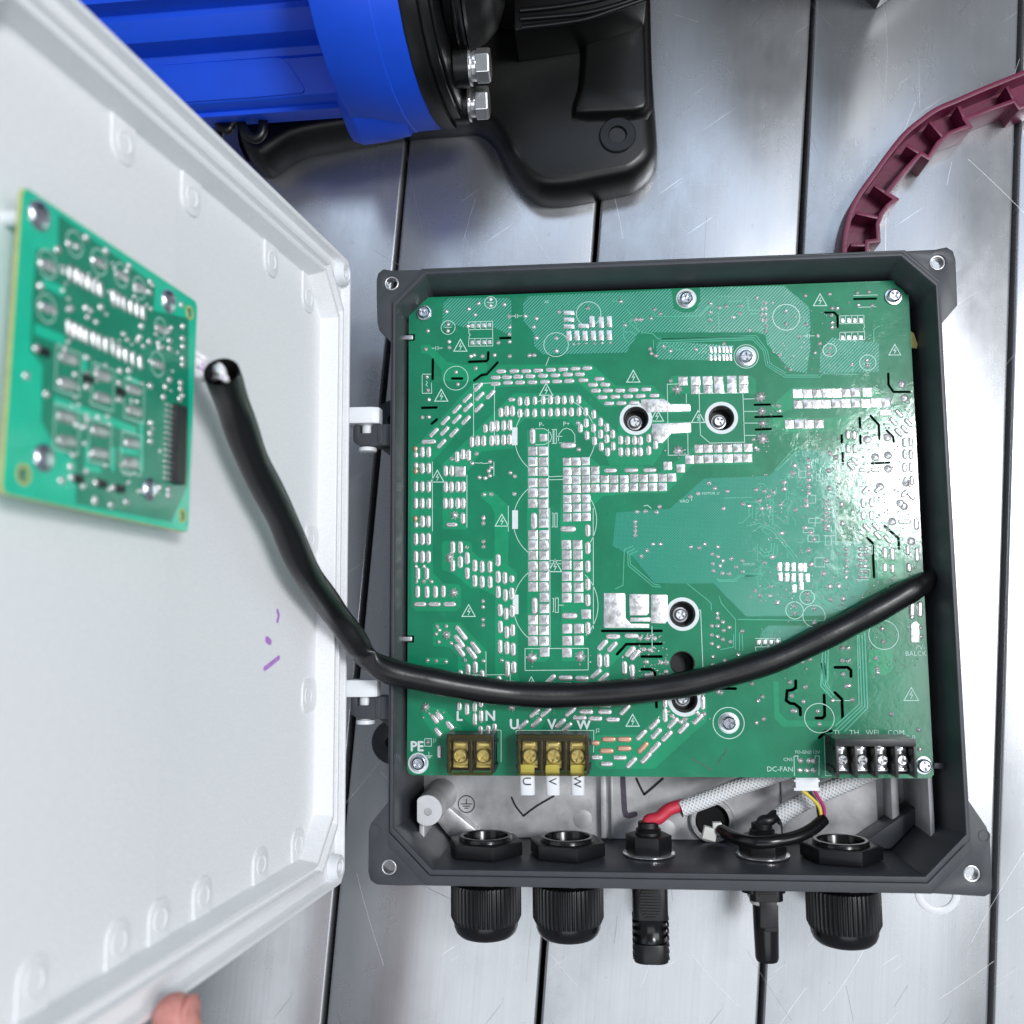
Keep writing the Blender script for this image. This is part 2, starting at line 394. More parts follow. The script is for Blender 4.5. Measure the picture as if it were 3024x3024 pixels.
def smooth_path(pts, n=6):
    """Catmull-Rom through points of any dimension"""
    out = []; m = len(pts)
    for i in range(m - 1):
        p0, p1, p2, p3 = pts[max(i - 1, 0)], pts[i], pts[i + 1], pts[min(i + 2, m - 1)]
        for k in range(n):
            t_ = k / n
            out.append(tuple(0.5 * ((2 * b) + (-a + c) * t_ + (2 * a - 5 * b + 4 * c - d) * t_ ** 2 + (-a + 3 * b - 3 * c + d) * t_ ** 3) for a, b, c, d in zip(p0, p1, p2, p3)))
    out.append(tuple(pts[-1])); return out

# ------------------------------------------------------------------ bench of drawn aluminium planks
bench = thing('workbench', 'bench top of scratched bare aluminium planks with narrow black gaps', 'workbench', (138, 130, -58), kind='structure')
PA = math.radians(-5.0)
def plank_mesh():
    mb = MB(); wd = 125.72 / 2 - 1.35
    prof = [(-wd, -30), (-wd, -2.2), (-wd + 0.3, -0.7), (-wd + 0.8, -0.18), (-wd + 1.7, 0), (wd - 1.7, 0), (wd - 0.8, -0.18), (wd - 0.3, -0.7), (wd, -2.2), (wd, -30)]
    mb.loft([[(x, y, z) for x, z in prof] for y in (-420, 620)])
    return mesh('plank', mb, 'bench_alu', smooth=40)
pm = plank_mesh()
for k in range(-3, 5):
    o = link('plank', pm, bench); cx = -46.9 + 126.2 * (k + 0.5)
    o.location = ((cx - 138) * S, (0 - 130) * S, 0); o.rotation_euler = (0, 0, PA)
sr = random.Random(21)
for mat, n_, wr in (('scratch_dark', 26, (0.10, 0.22)), ('scratch_light', 34, (0.08, 0.18))):
    sm = MB()
    for i in range(n_):
        x, y = sr.uniform(-70, 420), sr.choice((sr.uniform(280, 480), sr.uniform(-150, -55), sr.uniform(-150, 480)))
        a = sr.choice((sr.gauss(1.5, 0.25), sr.gauss(0.8, 0.3), sr.gauss(2.3, 0.3))); l = sr.uniform(8, 70) if sr.random() < 0.8 else sr.uniform(60, 130); cv = sr.gauss(0, 0.0025); pts = []
        for k in range(7): pts.append((x, y)); x += math.cos(a) * l / 6; y += math.sin(a) * l / 6; a += cv * l / 6
        sm.sheet(stroke(pts, sr.uniform(*wr)), -57.985 + 0.0004 * i)
    part('scratch_mark', sm, mat, bench, kind='stuff')
part('gap_dark_plate', MB().box(-500, 800, -420, 720, -100, -96), 'void_black', bench)  # added dark plate that keeps the gaps between planks black

# ------------------------------------------------------------------ cast enclosure
box = thing('inverter_enclosure', 'open dark grey cast aluminium case with chamfered corners lying on the bench', 'enclosure', (140, 112, -58))
def lp(x0, x1, y0, y1, c, z, d=None): return [(x, y, z) for x, y in octo(x0, x1, y0, y1, c, d)]
body = MB()
body.loft([lp(1, 280, -46, 268, 16, -58, 14), lp(-3.5, 284.5, -49, 274, 18, 11, 15), lp(-6.4, 287.4, -53, 277.2, 20, 12.5, 17), lp(-6.4, 287.4, -53, 277.2, 20, 18.2, 17),
           lp(-5.7, 286.7, -48.2, 276.2, 21.2, 18.2, 17.5), lp(-5.5, 286.5, -47.8, 276.0, 21.2, 17.3, 17.5), lp(-5.2, 286.2, -47.2, 275.6, 21.2, 17.3, 17.5), lp(-5.1, 286.1, -47.0, 275.5, 21.2, 20, 17.5),
           lp(-3.8, 284.8, -44.6, 273.6, 20.8, 20, 17), lp(-3.0, 284.2, -44.2, 272.6, 20.4, 18.3, 16.6), lp(-1.5, 281.4, -44.0, 269.2, 19, -2, 15), lp(-0.5, 280.5, -43.6, 267.5, 19, -50, 15)])
part('case_body', body, 'case_paint', box, bevel=0.45, smooth=40, seg=2, bang=22)
# corner ears with threaded holes
EZ0, EZ1 = 10.5, 18.0
ears = [([(-5.9, 277.0), (-11.0, 278.0), (-13.9, 275.6), (-14.8, 272), (-14.7, 262), (-14.2, 248), (-13.2, 243.5), (-6.0, 236), (-5.9, 250), (0, 262), (14, 276.8)], (-6.4, 269.9)),
        ([(286.9, 236), (295.9, 246.3), (296.3, 271), (295.2, 275.8), (292.0, 278.1), (286, 277.0), (266, 276.8), (280, 262), (286.8, 252)], (287.1, 270.1)),
        ([(286.9, -7), (288.4, -9.2), (295.4, -20.5), (296.9, -26), (296.5, -49.5), (295.4, -52.6), (292.5, -54.0), (264, -52.8), (284, -29)], (287.3, -43.4)),
        ([(-6.0, -10.5), (-15.6, -22), (-16.8, -26), (-16.8, -47), (-15.6, -51), (-12.4, -53.0), (0, -53.4), (20, -52.8), (-5.9, -29)], (-6.0, -44.4))]
for poly, hole in ears:
    e = part('corner_ear', MB().prism(poly, EZ0, EZ1, [circle(*hole, 4.1, 26)]), 'case_paint', box, bevel=0.5, smooth=40, bang=50)
    part('threaded_bush', MB().prism(circle(*hole, 4.08, 26), EZ0 + 0.4, EZ1 - 0.6, [circle(*hole, 3.1, 26)]), 'cast_bright', e, bevel=0.5, smooth=40, bang=50)
    for q in range(5):      # thread turns on the bore
        pass
part('ejector_mark', MB().prism(circle(-13.4, -25.5, 2.9, 22), 17.9, 18.35), 'case_paint', box, smooth=40)
part('ejector_mark', MB().prism(circle(294.0, -24.8, 2.9, 22), 17.9, 18.3, [circle(293.8, -24.8, 2.5, 22)]), 'case_paint', box, smooth=40)
# raw cast floor with steps and ribs
part('case_floor', MB().prism(octo(0.2, 279.8, -42.9, 266.8, 18.6, 14.6), -50.4, -49.8), 'cast_floor', box)
fx = lambda u, v, z=-50: U2(u, v, z)
xr1 = fx(1775, 2420)[0]; xr2 = fx(1812, 2420)[0]; xr3 = fx(2308, 2420)[0]; xr4 = fx(2590, 2430)[0]; xr5 = fx(2634, 2430)[0]
part('floor_channel', MB().box(xr1, xr1 + 3.2, -41.5, 30, -49.8, -43), 'cast_floor', box, bevel=0.8, smooth=40)
part('floor_channel', MB().box(xr2 - 1.5, xr2, -41.5, 30, -49.8, -45), 'cast_floor', box, bevel=0.5, smooth=40)
part('floor_step', MB().box(xr3, xr4, -40.5, 30, -49.8, -47.6), 'cast_floor', box, bevel=0.6, smooth=40)
part('floor_channel', MB().box(xr4 + 4, xr5, -41.0, 30, -49.8, -34), 'cast_floor', box, bevel=1.0, smooth=40)
# tall D-shaped post with a machined face, and its web
bx, by = fx(1303, 2347)
dsh = lambda r, cut: [(p if p[0] > bx - cut else (bx - cut, p[1])) for p in circle(bx, by, r, 36)]
part('mounting_post', MB().loft([[(x, y, -50) for x, y in dsh(9.6, 7.4)], [(x, y, -46) for x, y in dsh(8.8, 6.6)], [(x, y, -2.6) for x, y in dsh(8.1, 5.6)]]), 'cast_floor', box, smooth=40)
part('machined_face', MB().prism(dsh(8.0, 5.5), -2.6, -2.1, [circle(bx + 0.4, by - 0.6, 2.1, 20)]), 'machined', box)
part('screw_hole', MB().lathe([(2.1, 0), (2.0, -0.4), (1.2, -6), (0.2, -6)], (bx + 0.4, by - 0.6, -2.15), n=20, caps=False), 'case_paint', box, smooth=40)
part('web', MB().box(bx - 5.4, bx - 2.6, -41.5, by - 4, -49.8, -8), 'cast_floor', box, bevel=0.5, smooth=40)
part('corner_gusset', MB().prism([(2.5, -24), (18, -42.5), (34, -42.5), (34, -38), (14, -22)], -49.8, -40), 'cast_bright', box, bevel=1.0, smooth=40)
part('web', MB().box(fx(2712, 2450, -30)[0] - 1.2, fx(2712, 2450, -30)[0] + 1.2, -38, 20, -49.8, -6), 'cast_floor', box, bevel=0.5, smooth=40)
part('corner_gusset', MB().prism([(258, -42.5), (262, -42.5), (279, -26), (279, -18), (246, -40)], -49.8, -30), 'case_paint', box, bevel=1.0, smooth=40)
# ejector discs and the cast earth symbol on the floor
for px in (R7(1650, 950), Q5(640, 690), R8(480, 640)):
    c = fx(*px); part('ejector_disc', MB().prism(circle(*c, 5.4, 28), -49.8, -49.45), 'cast_floor', box, bevel=0.12, smooth=25)
c = fx(*R7(767, 835)); g = MB()
g.prism(circle(*c, 5.1, 32), -49.8, -49.4, [circle(*c, 4.55, 32)])
for dx, dy, l, h in ((0, 1.6, 0.5, 2.6), (0, 0.1, 3.2, 0.5), (0, -1.2, 2.1, 0.5), (0, -2.4, 1.1, 0.5)): g.box(c[0] + dx - l if l > 0.6 else c[0] - 0.25, c[0] + dx + l if l > 0.6 else c[0] + 0.25, c[1] + dy - h / 2, c[1] + dy + h / 2, -49.8, -49.4)
part('earth_symbol', g, 'case_paint', box)
# felt-pen marks
def pen(px, wd, mat, z=-49.72):
    pts = [fx(*p) for p in px]; mb = MB(); mb.prism(stroke(smooth_path(pts, 3), wd, cap=4), z - 0.03, z)
    return part('pen_mark', mb, mat, box)
pen([R7(1110, 785), R7(1140, 850), R7(1200, 925)], 1.1, 'marker_black'); pen([R7(1200, 925), R7(1300, 850), R7(1430, 775)], 1.2, 'marker_black')
pen([R8(255, 255), R8(290, 330), R8(315, 375)], 1.3, 'marker_black'); pen([R8(315, 375), R8(370, 330), R8(455, 255)], 1.5, 'marker_black')
pen([R8(152, 250), R8(160, 400), R8(175, 530), R8(245, 525)], 3.2, 'marker_purple')
# round port in the floor with a black grommet
c = fx(*R8(835, 580), -45)
part('port_ring', MB().lathe([(12.6, -4.6), (12.6, -1.5), (12.0, -0.6), (9.6, -0.6), (9.0, -4)], (c[0], c[1], -45), n=36, caps=False), 'cast_bright', box, smooth=40)
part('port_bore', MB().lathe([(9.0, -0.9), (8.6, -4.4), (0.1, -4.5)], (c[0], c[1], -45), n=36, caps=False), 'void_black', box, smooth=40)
# pegs on the side walls that hold the board, bench lugs and hinge brackets
for px in (R1(150, 455), R4(140, 997)):
    y = U2(*px, 2)[1]
    part('wall_peg', MB().box(-4.2, 2.9, y - 1.25, y + 1.25, 1.0, 2.6), 'cast_bright', box, bevel=0.4, smooth=40)
y = U2(*R6(1690, 1665), 0)[1]; part('wall_peg', MB().box(276.8, 281.8, y - 1.4, y + 1.4, 0.4, 2.0), 'case_paint', box, bevel=0.4, smooth=40)
for px, py in ((1160, 2192), (1166, 1240)):
    c = U2(px, py, -48); part('bench_lug', MB().prism(circle(c[0], c[1], 13, 36) , -58, -48, [circle(c[0] - 1, c[1], 3.4, 20)]), 'case_paint', box, bevel=0.8, smooth=40)
for yb in (179.8, 31.0):
    poly = [(-5.8, yb), (-24.5, yb), (-28.6, yb + 2.4), (-29.0, yb + 4), (-29.0, yb + 11.2), (-27.6, yb + 12), (-25.4, yb + 12), (-25.4, yb + 7.2), (-18.2, yb + 7.2), (-18.2, yb + 12), (-5.8, yb + 12)]
    b = part('hinge_bracket', MB().prism(poly, -2.5, 11.2), 'case_paint', box, bevel=0.7, smooth=40, bang=40)
    part('bracket_rib', MB().box(-15.0, -12.2, yb + 0.6, yb + 11.6, 10.8, 11.9), 'case_paint', b, bevel=0.4, smooth=40)
    part('bracket_foot', MB().prism([(-5.8, yb - 6), (-9, yb - 5), (-16, yb + 0.2), (-5.8, yb + 0.2)], -4, 4), 'case_paint', b, bevel=0.5, smooth=40)

# ------------------------------------------------------------------ white lid, standing open on its hinges
lid = thing('enclosure_lid', 'white plastic lid standing open on two hinges beside the dark case', 'lid', LP(0, 115, 0))
LA0, LA1, LB0, LB1 = -4.0, 303.0, -52.0, 283.0
def ll(off, c, w_): return [(a, b, w_) for a, b in octo(LA0 + off, LA1 - off, LB0 + off, LB1 - off, c)]
lm = MB(LP)
lm.loft([ll(0.6, 5, -17), ll(0, 5, -15), ll(0, 5, -0.5), ll(0.5, 5, 0), ll(2.0, 5, 0), ll(2.6, 5.5, -0.6), ll(3.2, 6, -4.5), ll(10.4, 19, -4.5), ll(10.9, 19, -0.2), ll(11.3, 19, 0.3), ll(12.3, 19, 0.3), ll(12.7, 19, -0.1),
         ll(13.2, 19, -2.8), ll(15.4, 19, -2.8), ll(15.9, 19, -0.6), ll(16.3, 19, -0.2), ll(17.4, 19, -0.2), ll(17.9, 19, -0.7), ll(19.4, 18, -9.6), ll(20.0, 18, -10)])
part('lid_shell', lm, 'white_plastic', lid, bevel=0.3, smooth=35, bang=28)
for a, b in ((4.2, LB0 + 9.0), (4.2, LB1 - 9.0)):
    p = part('screw_boss', MB(LP).lathe([(6.6, -4.4), (6.2, 0.2), (5.6, 0.8), (4.0, 0.8), (3.8, 0.2), (2.4, 0.2), (2.2, -2.0), (0.1, -2.1)], (a, b, 0), n=30, caps=False), 'white_smooth', lid, smooth=35)
# shallow moulded pads with a round pin mark, along the long sides of the tray
def pad(a, b, da, db, sy):
    r = min(da, db) * 0.42; e = b - sy * 30 if sy else b
    if sy: q = rrect(a - da / 2, a + da / 2, min(b + sy * db / 2, LB0 + 19.4 if sy > 0 else LB1 - 19.4), max(b + sy * db / 2, LB0 + 19.4 if sy > 0 else LB1 - 19.4), r)
    else: q = rrect(20.0 + LA0 - 0.4, a + da / 2, b - db / 2, b + db / 2, r)
    if sy: q = [(x, (LB0 + 19.4 if sy > 0 else LB1 - 19.4) if (y < b - 2 if sy > 0 else y > b + 2) else y) for x, y in q]
    o = part('moulded_pad', MB(LP).prism(q, -10.0, -9.1), 'white_plastic', lid, bevel=0.12, smooth=35, bang=40)
    part('pin_mark', MB(LP).prism(circle(a, b, 4.2, 24), -9.2, -8.75, [circle(a, b, 3.8, 24)]), 'white_plastic', o)
for px in (Q6(1545, 560), Q6(1350, 680), Q6(1050, 830), Q6(825, 930), Q6(610, 1060), Q6(170, 1230)):
    a, b = LPX(*px, -9.5); pad(a, max(b, LB0 + 27), 14, 15, 1)
for px in (Q2(160, 850), Q2(640, 1330), Q2(1210, 1840), (910, 880)):
    a, b = LPX(*px, -9.5); pad(a, min(b, LB1 - 27.5), 14, 15, -1)
a, b = LPX(*crop(850, 1850, 400 / 1546)(225, 790), -9.5); pad(max(a, 24), b, 13, 17, 0)
a, b = LPX(915, 1590, -9.5); pad(max(a, 24), b, 10, 14, 0)
# panel step lines
for px in (505, 470): pass
a = LPX(515, 800, -10)[0]; part('panel_step', MB(LP).box(a, LA1 - 22, LB0 + 22, LB1 - 22, -10.2, -9.7), 'white_plastic', lid, bevel=0.15)
a2 = LPX(190, 2500, -10)[0]
# violet ink marks on the panel
for pts, wd in (([(818, 1803), (822, 1818), (818, 1835)], 1.8), ([(780, 1975), (800, 1960), (822, 1942)], 2.2), ([(786, 1888), (796, 1896)], 3.0)):
    mb = MB(LP); mb.prism(stroke([LPX(*p, -9.95) for p in pts], wd, cap=4), -9.8, -9.6); part('ink_mark', mb, 'ink_violet', lid)
# hinge arms and pins
for yb in (192.0, 42.8):
    arm = part('hinge_arm', MB().prism([(-40, 1.0), (-20, 2.0), (-14.6, 3.2), (-13.4, 6), (-13.8, 12.5), (-18, 14.2), (-40, 14.8)], yb, yb + 9.2, m=lambda x, z, y: (x, y, z)), 'white_smooth', lid, bevel=1.0, smooth=40)
    part('hinge_pin', MB().lathe([(3.3, 0.3), (3.3, -12), (3.5, -12.4), (4.9, -12.6), (5.1, -13.0), (5.1, -14.6), (4.4, -15.0)], (-21.8, yb, 6.0), 'y', 24), 'white_smooth', arm, smooth=40)

# ------------------------------------------------------------------ main circuit board
pcb = thing('main_circuit_board', 'large green circuit board screwed inside the open case, solder side up', 'circuit board', (138.5, 133.4, 0))
BW, BH = 277.0, 266.9
def P(R_, x, y): return U2(*R_(x, y), 0.0)
def parse(s): return [tuple(float(q) for q in p.split(',')) for p in s.split()]
kR = {R1: 0.3882, R2: 0.3882, R3: 0.3623, R4: 0.3882, R5: 0.3882, R6: 0.3364, R7: 0.3882, R8: 0.3882}
def mm(R_, px): return px * kR[R_] / PXMM

# --- slots and wells cut through the board
slots = []
for R_, wd, lst in (
    (R1, 21, ['330,622 328,770', '248,990 358,987', '322,1110 360,1078', '605,640 738,634 750,620 752,568', '645,782 700,740 740,735 822,645', '843,460 918,457', '477,767 553,767']),
    (R2, 18, ['1732,265 1898,262', '1512,368 1582,368 1605,395 1607,478', '975,1070 1092,1068', '980,1163 1183,1158', '985,1258 1098,1253']),
    (R3, 20, ['1168,10 1170,100 1210,158 1343,158', '935,370 938,443', '940,517 942,578', '1024,354 1090,425 1095,543', '1156,474 1208,525 1213,565', '788,512 790,570', '796,657 798,740', '1032,741 1178,735', '1137,1251 1250,1350 1255,1438', '996,1350 1040,1390 1052,1668']),
    (R5, 21, ['202,678 653,677', '315,855 385,779 652,776', '503,873 652,873', '503,970 575,970 603,998 605,1035', '1058,1115 1217,1117', '613,1203 615,1257']),
    (R6, 26, ['445,923 445,985 415,1003 370,1010 362,1095 395,1120 435,1125 485,1165 487,1222', '695,1048 700,1230 680,1250 622,1250', '790,1026 850,1085 858,1255', '790,805 902,805 930,830 930,885', '652,1423 705,1368 755,1362'])):
    for q in lst: slots.append(stroke([P(R_, *p) for p in parse(q)], mm(R_, wd), cap=5))
wells = []
for R_, x, y, r, ring in ((R2, 722, 1170, 97, 1), (R2, 72, 1178, 97, 1), (R5, 812, 550, 97, 1), (R5, 812, 925, 92, 0), (R5, 828, 1200, 97, 1)):
    c = P(R_, x, y); wells.append((c, mm(R_, r), ring))
outline = [(3.5, 0), (BW - 2, 0), (BW, 2), (BW, BH - 8.2), (BW - 1.6, BH - 8.0), (BW - 2.4, BH - 6.0), (BW - 6.6, BH - 2.4), (BW - 7.6, BH), (11.0, BH), (9.6, BH - 1.6), (8.2, BH - 2.4), (4.4, BH - 6.4), (2.2, BH - 8.6), (0, BH - 9.6)]
notch = []
for px in (R1(150, 455), R4(140, 997)):
    y = U2(*px, 0)[1]; notch.append([(-1, y - 1.9), (3.6, y - 1.9), (3.6, y + 1.9), (-1, y + 1.9)])
outline += [(0, notch[0][3][1]), (3.6, notch[0][3][1]), (3.6, notch[0][0][1]), (0, notch[0][0][1]), (0, notch[1][3][1]), (3.6, notch[1][3][1]), (3.6, notch[1][0][1]), (0, notch[1][0][1]), (0, 3.5), (1, 1)]
holes = slots + [circle(*c, r, 40) for c, r, _ in wells]
part('board', MB().prism(outline, -1.6, 0, holes), 'mask_green', pcb)
part('slot_shade_sheet', MB().prism([(3, 6), (274, 6), (274, 262), (3, 262)], -9.4, -9.0, [circle(*c, r + 0.6, 40) for c, r, _ in wells]), 'void_black', pcb)  # added black sheet standing in for the shade below the slots
for c, r, ring in wells:
    wl = part('screw_well', MB().lathe([(r - 0.05, -0.3), (r - 0.5, -0.3), (r - 0.7, -1.5), (r - 1.2, -10.5), (0.1, -10.6)], (*c, 0), n=40, caps=False), 'well_black', pcb, smooth=40)
    if ring: part('white_ring', MB().prism(circle(*c, r + 2.0, 44), 0.0, 0.26, [circle(*c, r, 44)]), 'silk_white', pcb, smooth=40)
def cross(cx, cy, l, wd, a=0.3):
    pts = [(l, wd), (wd, wd), (wd, l), (-wd, l), (-wd, wd), (-l, wd), (-l, -wd), (-wd, -wd), (-wd, -l), (wd, -l), (wd, -wd), (l, -wd)]
    c, s_ = math.cos(a), math.sin(a); return [(cx + x * c - y * s_, cy + x * s_ + y * c) for x, y in pts]
def screw_head(mb, cx, cy, z, r, h, a):
    cr = cross(cx, cy, r * 0.68, r * 0.19, a)
    mb.lathe([(r, 0), (r, h * 0.45), (r * 0.93, h * 0.75), (r * 0.74, h * 0.97)], (cx, cy, z), n=26, caps=False)
    mb.prism(circle(cx, cy, r * 0.74, 26), z + h * 0.1, z + h * 0.97, [cr])
    mb.prism(circle(cx, cy, r * 0.72, 20), z + 0.02, z + h * 0.1)
def screw(parent, cx, cy, z, r, h, washer, mat='zinc', a=None, name='screw'):
    a = rnd.uniform(0, 1.5) if a is None else a
    mb = MB(); screw_head(mb, cx, cy, z + (0.9 if washer else 0), r, h, a)
    o = part(name, mb, mat, parent, smooth=35)
    if washer: part('washer', MB().prism(circle(cx, cy, washer, 32), z + 0.05, z + 0.9, [circle(cx, cy, r * 0.6, 20)]), mat, o, bevel=0.2, smooth=40, bang=50)
    return o
for c, r, ring in wells:
    if ring: screw(pcb, c[0] - 0.3, c[1] - 0.3, -10.3, 3.3, 2.4, 4.2, 'machined_screw')
for px, wsh in ((R1(262, 265), 4.3), (R2(455, 262), 4.6), (R2(910, 703), 4.9), ((2640, 874), 4.6), (R5(1165, 1378), 5.0), (R7(400, 525), 4.6), (R6(1572, 1668), 4.5)):
    c = U2(*px, 1.5); screw(pcb, *c, 0.1, 3.6, 2.4, wsh)
for R_, x, y in ((R2, 455, 262), (R2, 910, 703), (R5, 1165, 1378), (R7, 400, 525)):
    c = P(R_, x, y); part('plated_ring', MB().prism(circle(*c, 5.6, 36), 0.0, 0.08, [circle(*c, 4.4, 36)]), 'silk_white', pcb)

# --- copper areas under the mask (each a little proud of the board)
POUR = [0]
def pour(pts, mat='mask_copper'):
    POUR[0] += 1
    try: part('copper_area', MB().sheet(pts, 0.03 + 0.004 * POUR[0], holes), mat, pcb, kind='stuff')
    except Exception as ex: print('pour', ex)
def pp(R_, s): return [P(R_, *p) for p in parse(s)]
pour(pp(R1, '165,1330 205,1280 640,800 690,790 810,680 860,662 1545,660 1720,820 1925,820') + pp(R2, '200,920 290,1010 330,1060 490,1060 490,1135 160,1135 100,1080 -60,1080') + pp(R1, '1640,985 1445,805 810,835 420,1300 330,1395') + pp(R4, '328,0 330,490 410,575 520,580 545,610 545,750 510,785 205,785 165,745 165,0'))
pour(pp(R1, '400,1420 935,890 960,880 1430,875 1740,1190') + pp(R2, '-60,1195 180,1195 490,1195 490,1295 340,1300 240,1480 200,1530 -130,1530') + pp(R1, '1650,1365 1350,1078 1030,1075 975,1130 940,1300 700,1320 590,1480 590,1915 405,1915'))
pour(pp(R4, '400,270 420,250 600,250 625,270 630,330 690,385 790,385 800,340 835,330 905,440 970,500 978,1260 1000,1340 805,1340 805,670 700,615 620,610 490,500 400,470'))
pour(pp(R4, '330,890 350,870 540,870 735,1080 730,1340 520,1340 520,1130 460,1060 330,1050'))
pour(pp(R1, '1045,1160 1215,1160') + pp(R4, '1222,1130 1190,1170 1070,1170 1050,1130'))
pour(pp(R1, '1318,1375 1530,1370 1605,1430 1925,1430') + pp(R2, '240,1590 380,1500 440,1450 520,1380 960,1380 960,1520 500,1530 310,1740 0,1745') + pp(R1, '1620,1662 1545,1740') + pp(R4, '1548,0 1552,930 1485,1010 1492,1165 1310,1165 1300,0'))
pour(pp(R2, '330,870 350,850 950,850 985,880 985,990 560,990 450,985 320,980'))
pour(pp(R2, '1100,1090 1230,960 1260,940 1890,940') + pp(R3, '1060,130 1390,400 1420,1030 1330,1090 1200,1060 1190,1010 1270,940 1265,560 1150,420 980,290 390,290 300,330'))
pour(pp(R2, '1110,1170 1190,1168 1540,1170 1690,1150') + pp(R3, '930,330 800,480 815,750 900,820 1190,830 1190,760 1000,760 930,700 930,600 720,480 400,490 330,490 230,440'))
pour(pp(R3, '915,980 990,900 1140,890 1145,960 1075,1050 1065,1240 1290,1350 1300,1680 1080,1680 1060,1380 920,1260'))
pour(pp(R5, '150,1700 130,1470 480,1465 650,1300 700,1160 980,1150 1000,1240 995,1370 890,1460 600,1725 190,1730'))
pour(pp(R5, '0,1010 120,1010 170,970 160,850 170,790 240,720 460,720 460,830 380,830 260,950 250,1050 190,1080 0,1080'))
pour(pp(R4, '250,1600 260,1500 420,1530 560,1680 400,1760 350,1740'))
pour(pp(R4, '1000,1690 1150,1530 1260,1500 1150,1690'))
pour(pp(R4, '520,1480 740,1480 740,1640 820,1660 820,1700 680,1700 520,1560'))
pour(pp(R4, '275,1140 440,1140 455,1165 440,1190 285,1195 268,1170'))
pour(pp(R1, '690,1640 720,1625 790,1625 905,1735') + pp(R4, '905,430 800,340 800,280 800,40') + pp(R1, '770,1730 690,1670'))
pour(pp(R1, '240,515 305,510 440,640 560,665 740,650 745,700 650,790 400,790 395,700 300,580 240,575'))
pour(pp(R5, '1440,660 1470,635 1800,640 1932,600 1932,760 1400,760 1410,690'), 'mask_cross')
pour(pp(R6, '245,920 295,930 300,1200 370,1270 760,1275 830,1220 830,1300 780,1325 330,1325 255,1255'))
pour(pp(R6, '1085,650 1300,650 1300,810 1250,870 1110,870 1080,820'))
# hatched copper
pour(pp(R1, '410,200 455,155 905,155 928,180 930,450 800,380 560,378 505,360 400,380'), 'mask_hatch')
pour(pp(R1, '1015,190 1060,140 1500,120') + pp(R2, '0,215 340,190 360,340 430,370 520,360 560,280 560,180 1200,165 1390,330 1400,480 1370,640 1080,620 1060,540 990,520 150,520 90,530') + pp(R1, '1800,570 1170,585 1100,520 1095,420 1020,330'), 'mask_hatch')
pour(pp(R2, '225,610 300,590 820,620 800,735 230,725'), 'mask_hatch'); pour(pp(R2, '1075,540 1390,520 1400,640 1370,830 1250,810 1085,630'), 'mask_hatch')
pour(pp(R2, '1470,670 1560,560 1920,600 1920,820 1470,830'), 'mask_hatch')
pour(pp(R2, '-80,1890 330,1860 590,1630 880,1620 1080,1610 1290,1425 1420,1420 1560,1430 1620,1932') + pp(R3, '740,1020 750,1380 950,1380 1000,1500 1000,1760 900,1900') + pp(R5, '1900,560 1300,570 1045,315 850,318 600,315 440,120 280,30'), 'mask_cross')

# --- traces: narrow raised ribbons
tr = MB()
def trace(R_, s, wd=7, z=0.20): tr.sheet(stroke([P(R_, *p) for p in parse(s)], mm(R_, wd)), z, [])
for q in ('165,325 225,400 560,395 690,245 800,245', '640,520 640,510', '0,345 60,410 20,440 100,520 200,530 240,570 900,545', '205,580 205,640', '235,600 960,575 1040,660 1060,770 1200,860 1470,860 1490,835 1760,840', '250,585 970,560 1055,660 1075,765 1210,845 1460,845',
          '265,570 985,545 1070,655 1090,755 1215,830', '705,510 700,360 780,285 880,280', '920,250 930,350 1010,352', '940,380 1010,378', '330,700 335,640', '290,630 350,625 380,655 435,650', '1060,540 1075,620', '740,1780 960,1775', '1880,600 1880,500 1920,470'): trace(R2, q)
for q in ('440,30 370,60 360,330 300,360', '455,50 395,80 400,180 590,340 650,345', '470,70 412,95 415,170 600,325 640,330', '1060,270 1095,290 1210,290 1240,260 1410,262', '1050,260 1090,300 1220,302 1250,270', '1090,415 1110,470 1215,590 1215,820', '1230,590 1900,600', '1030,520 1030,470 1000,440 850,320',
          '1245,690 1245,830', '1265,690 1270,830', '1100,820 1200,800 1200,700', '1870,920 1880,1080 1932,1160', '1895,920 1905,1060 1932,1110'): trace(R5, q)
for q in ('705,640 705,960 780,1050', '680,650 665,970 760,1070', '730,640 725,930', '1000,520 1025,1140 800,1350', '1025,520 1050,1150 830,1360', '1050,500 1075,1160 870,1370', '985,520 1000,1130 790,1320'): trace(R6, q, 12)
for q in ('0,1050 100,1060 160,1110 230,1100', '20,1250 120,1230 230,1270 420,1500', '60,1300 130,1250 220,1290 400,1510', '30,1180 35,1080', '60,1190 62,1080', '90,1190 90,1090', '200,1230 205,1020', '225,1240 228,1020', '100,1400 100,1450 150,1500 230,1480 240,1390', '120,1420 130,1440 160,1470 210,1460 215,1390',
          '450,600 380,640 240,800', '470,620 400,660 260,800', '0,1640 140,1640', '0,1660 150,1655', '480,1800 640,1930', '500,1790 670,1930', '530,1790 710,1930', '560,1800 740,1930', '640,1850 780,1932', '820,1780 830,1850', '600,1380 730,1380', '345,1460 350,1510', '750,1500 755,1660', '1075,1400 1085,1690', '1300,1400 1305,1680'): trace(R3, q, 7)
for q in ('1845,290 1870,330 1880,380 1920,430', '1780,330 1785,420 1830,410 1880,440', '1775,420 1790,470 1820,500', '1700,180 1760,180'): trace(R1, q)
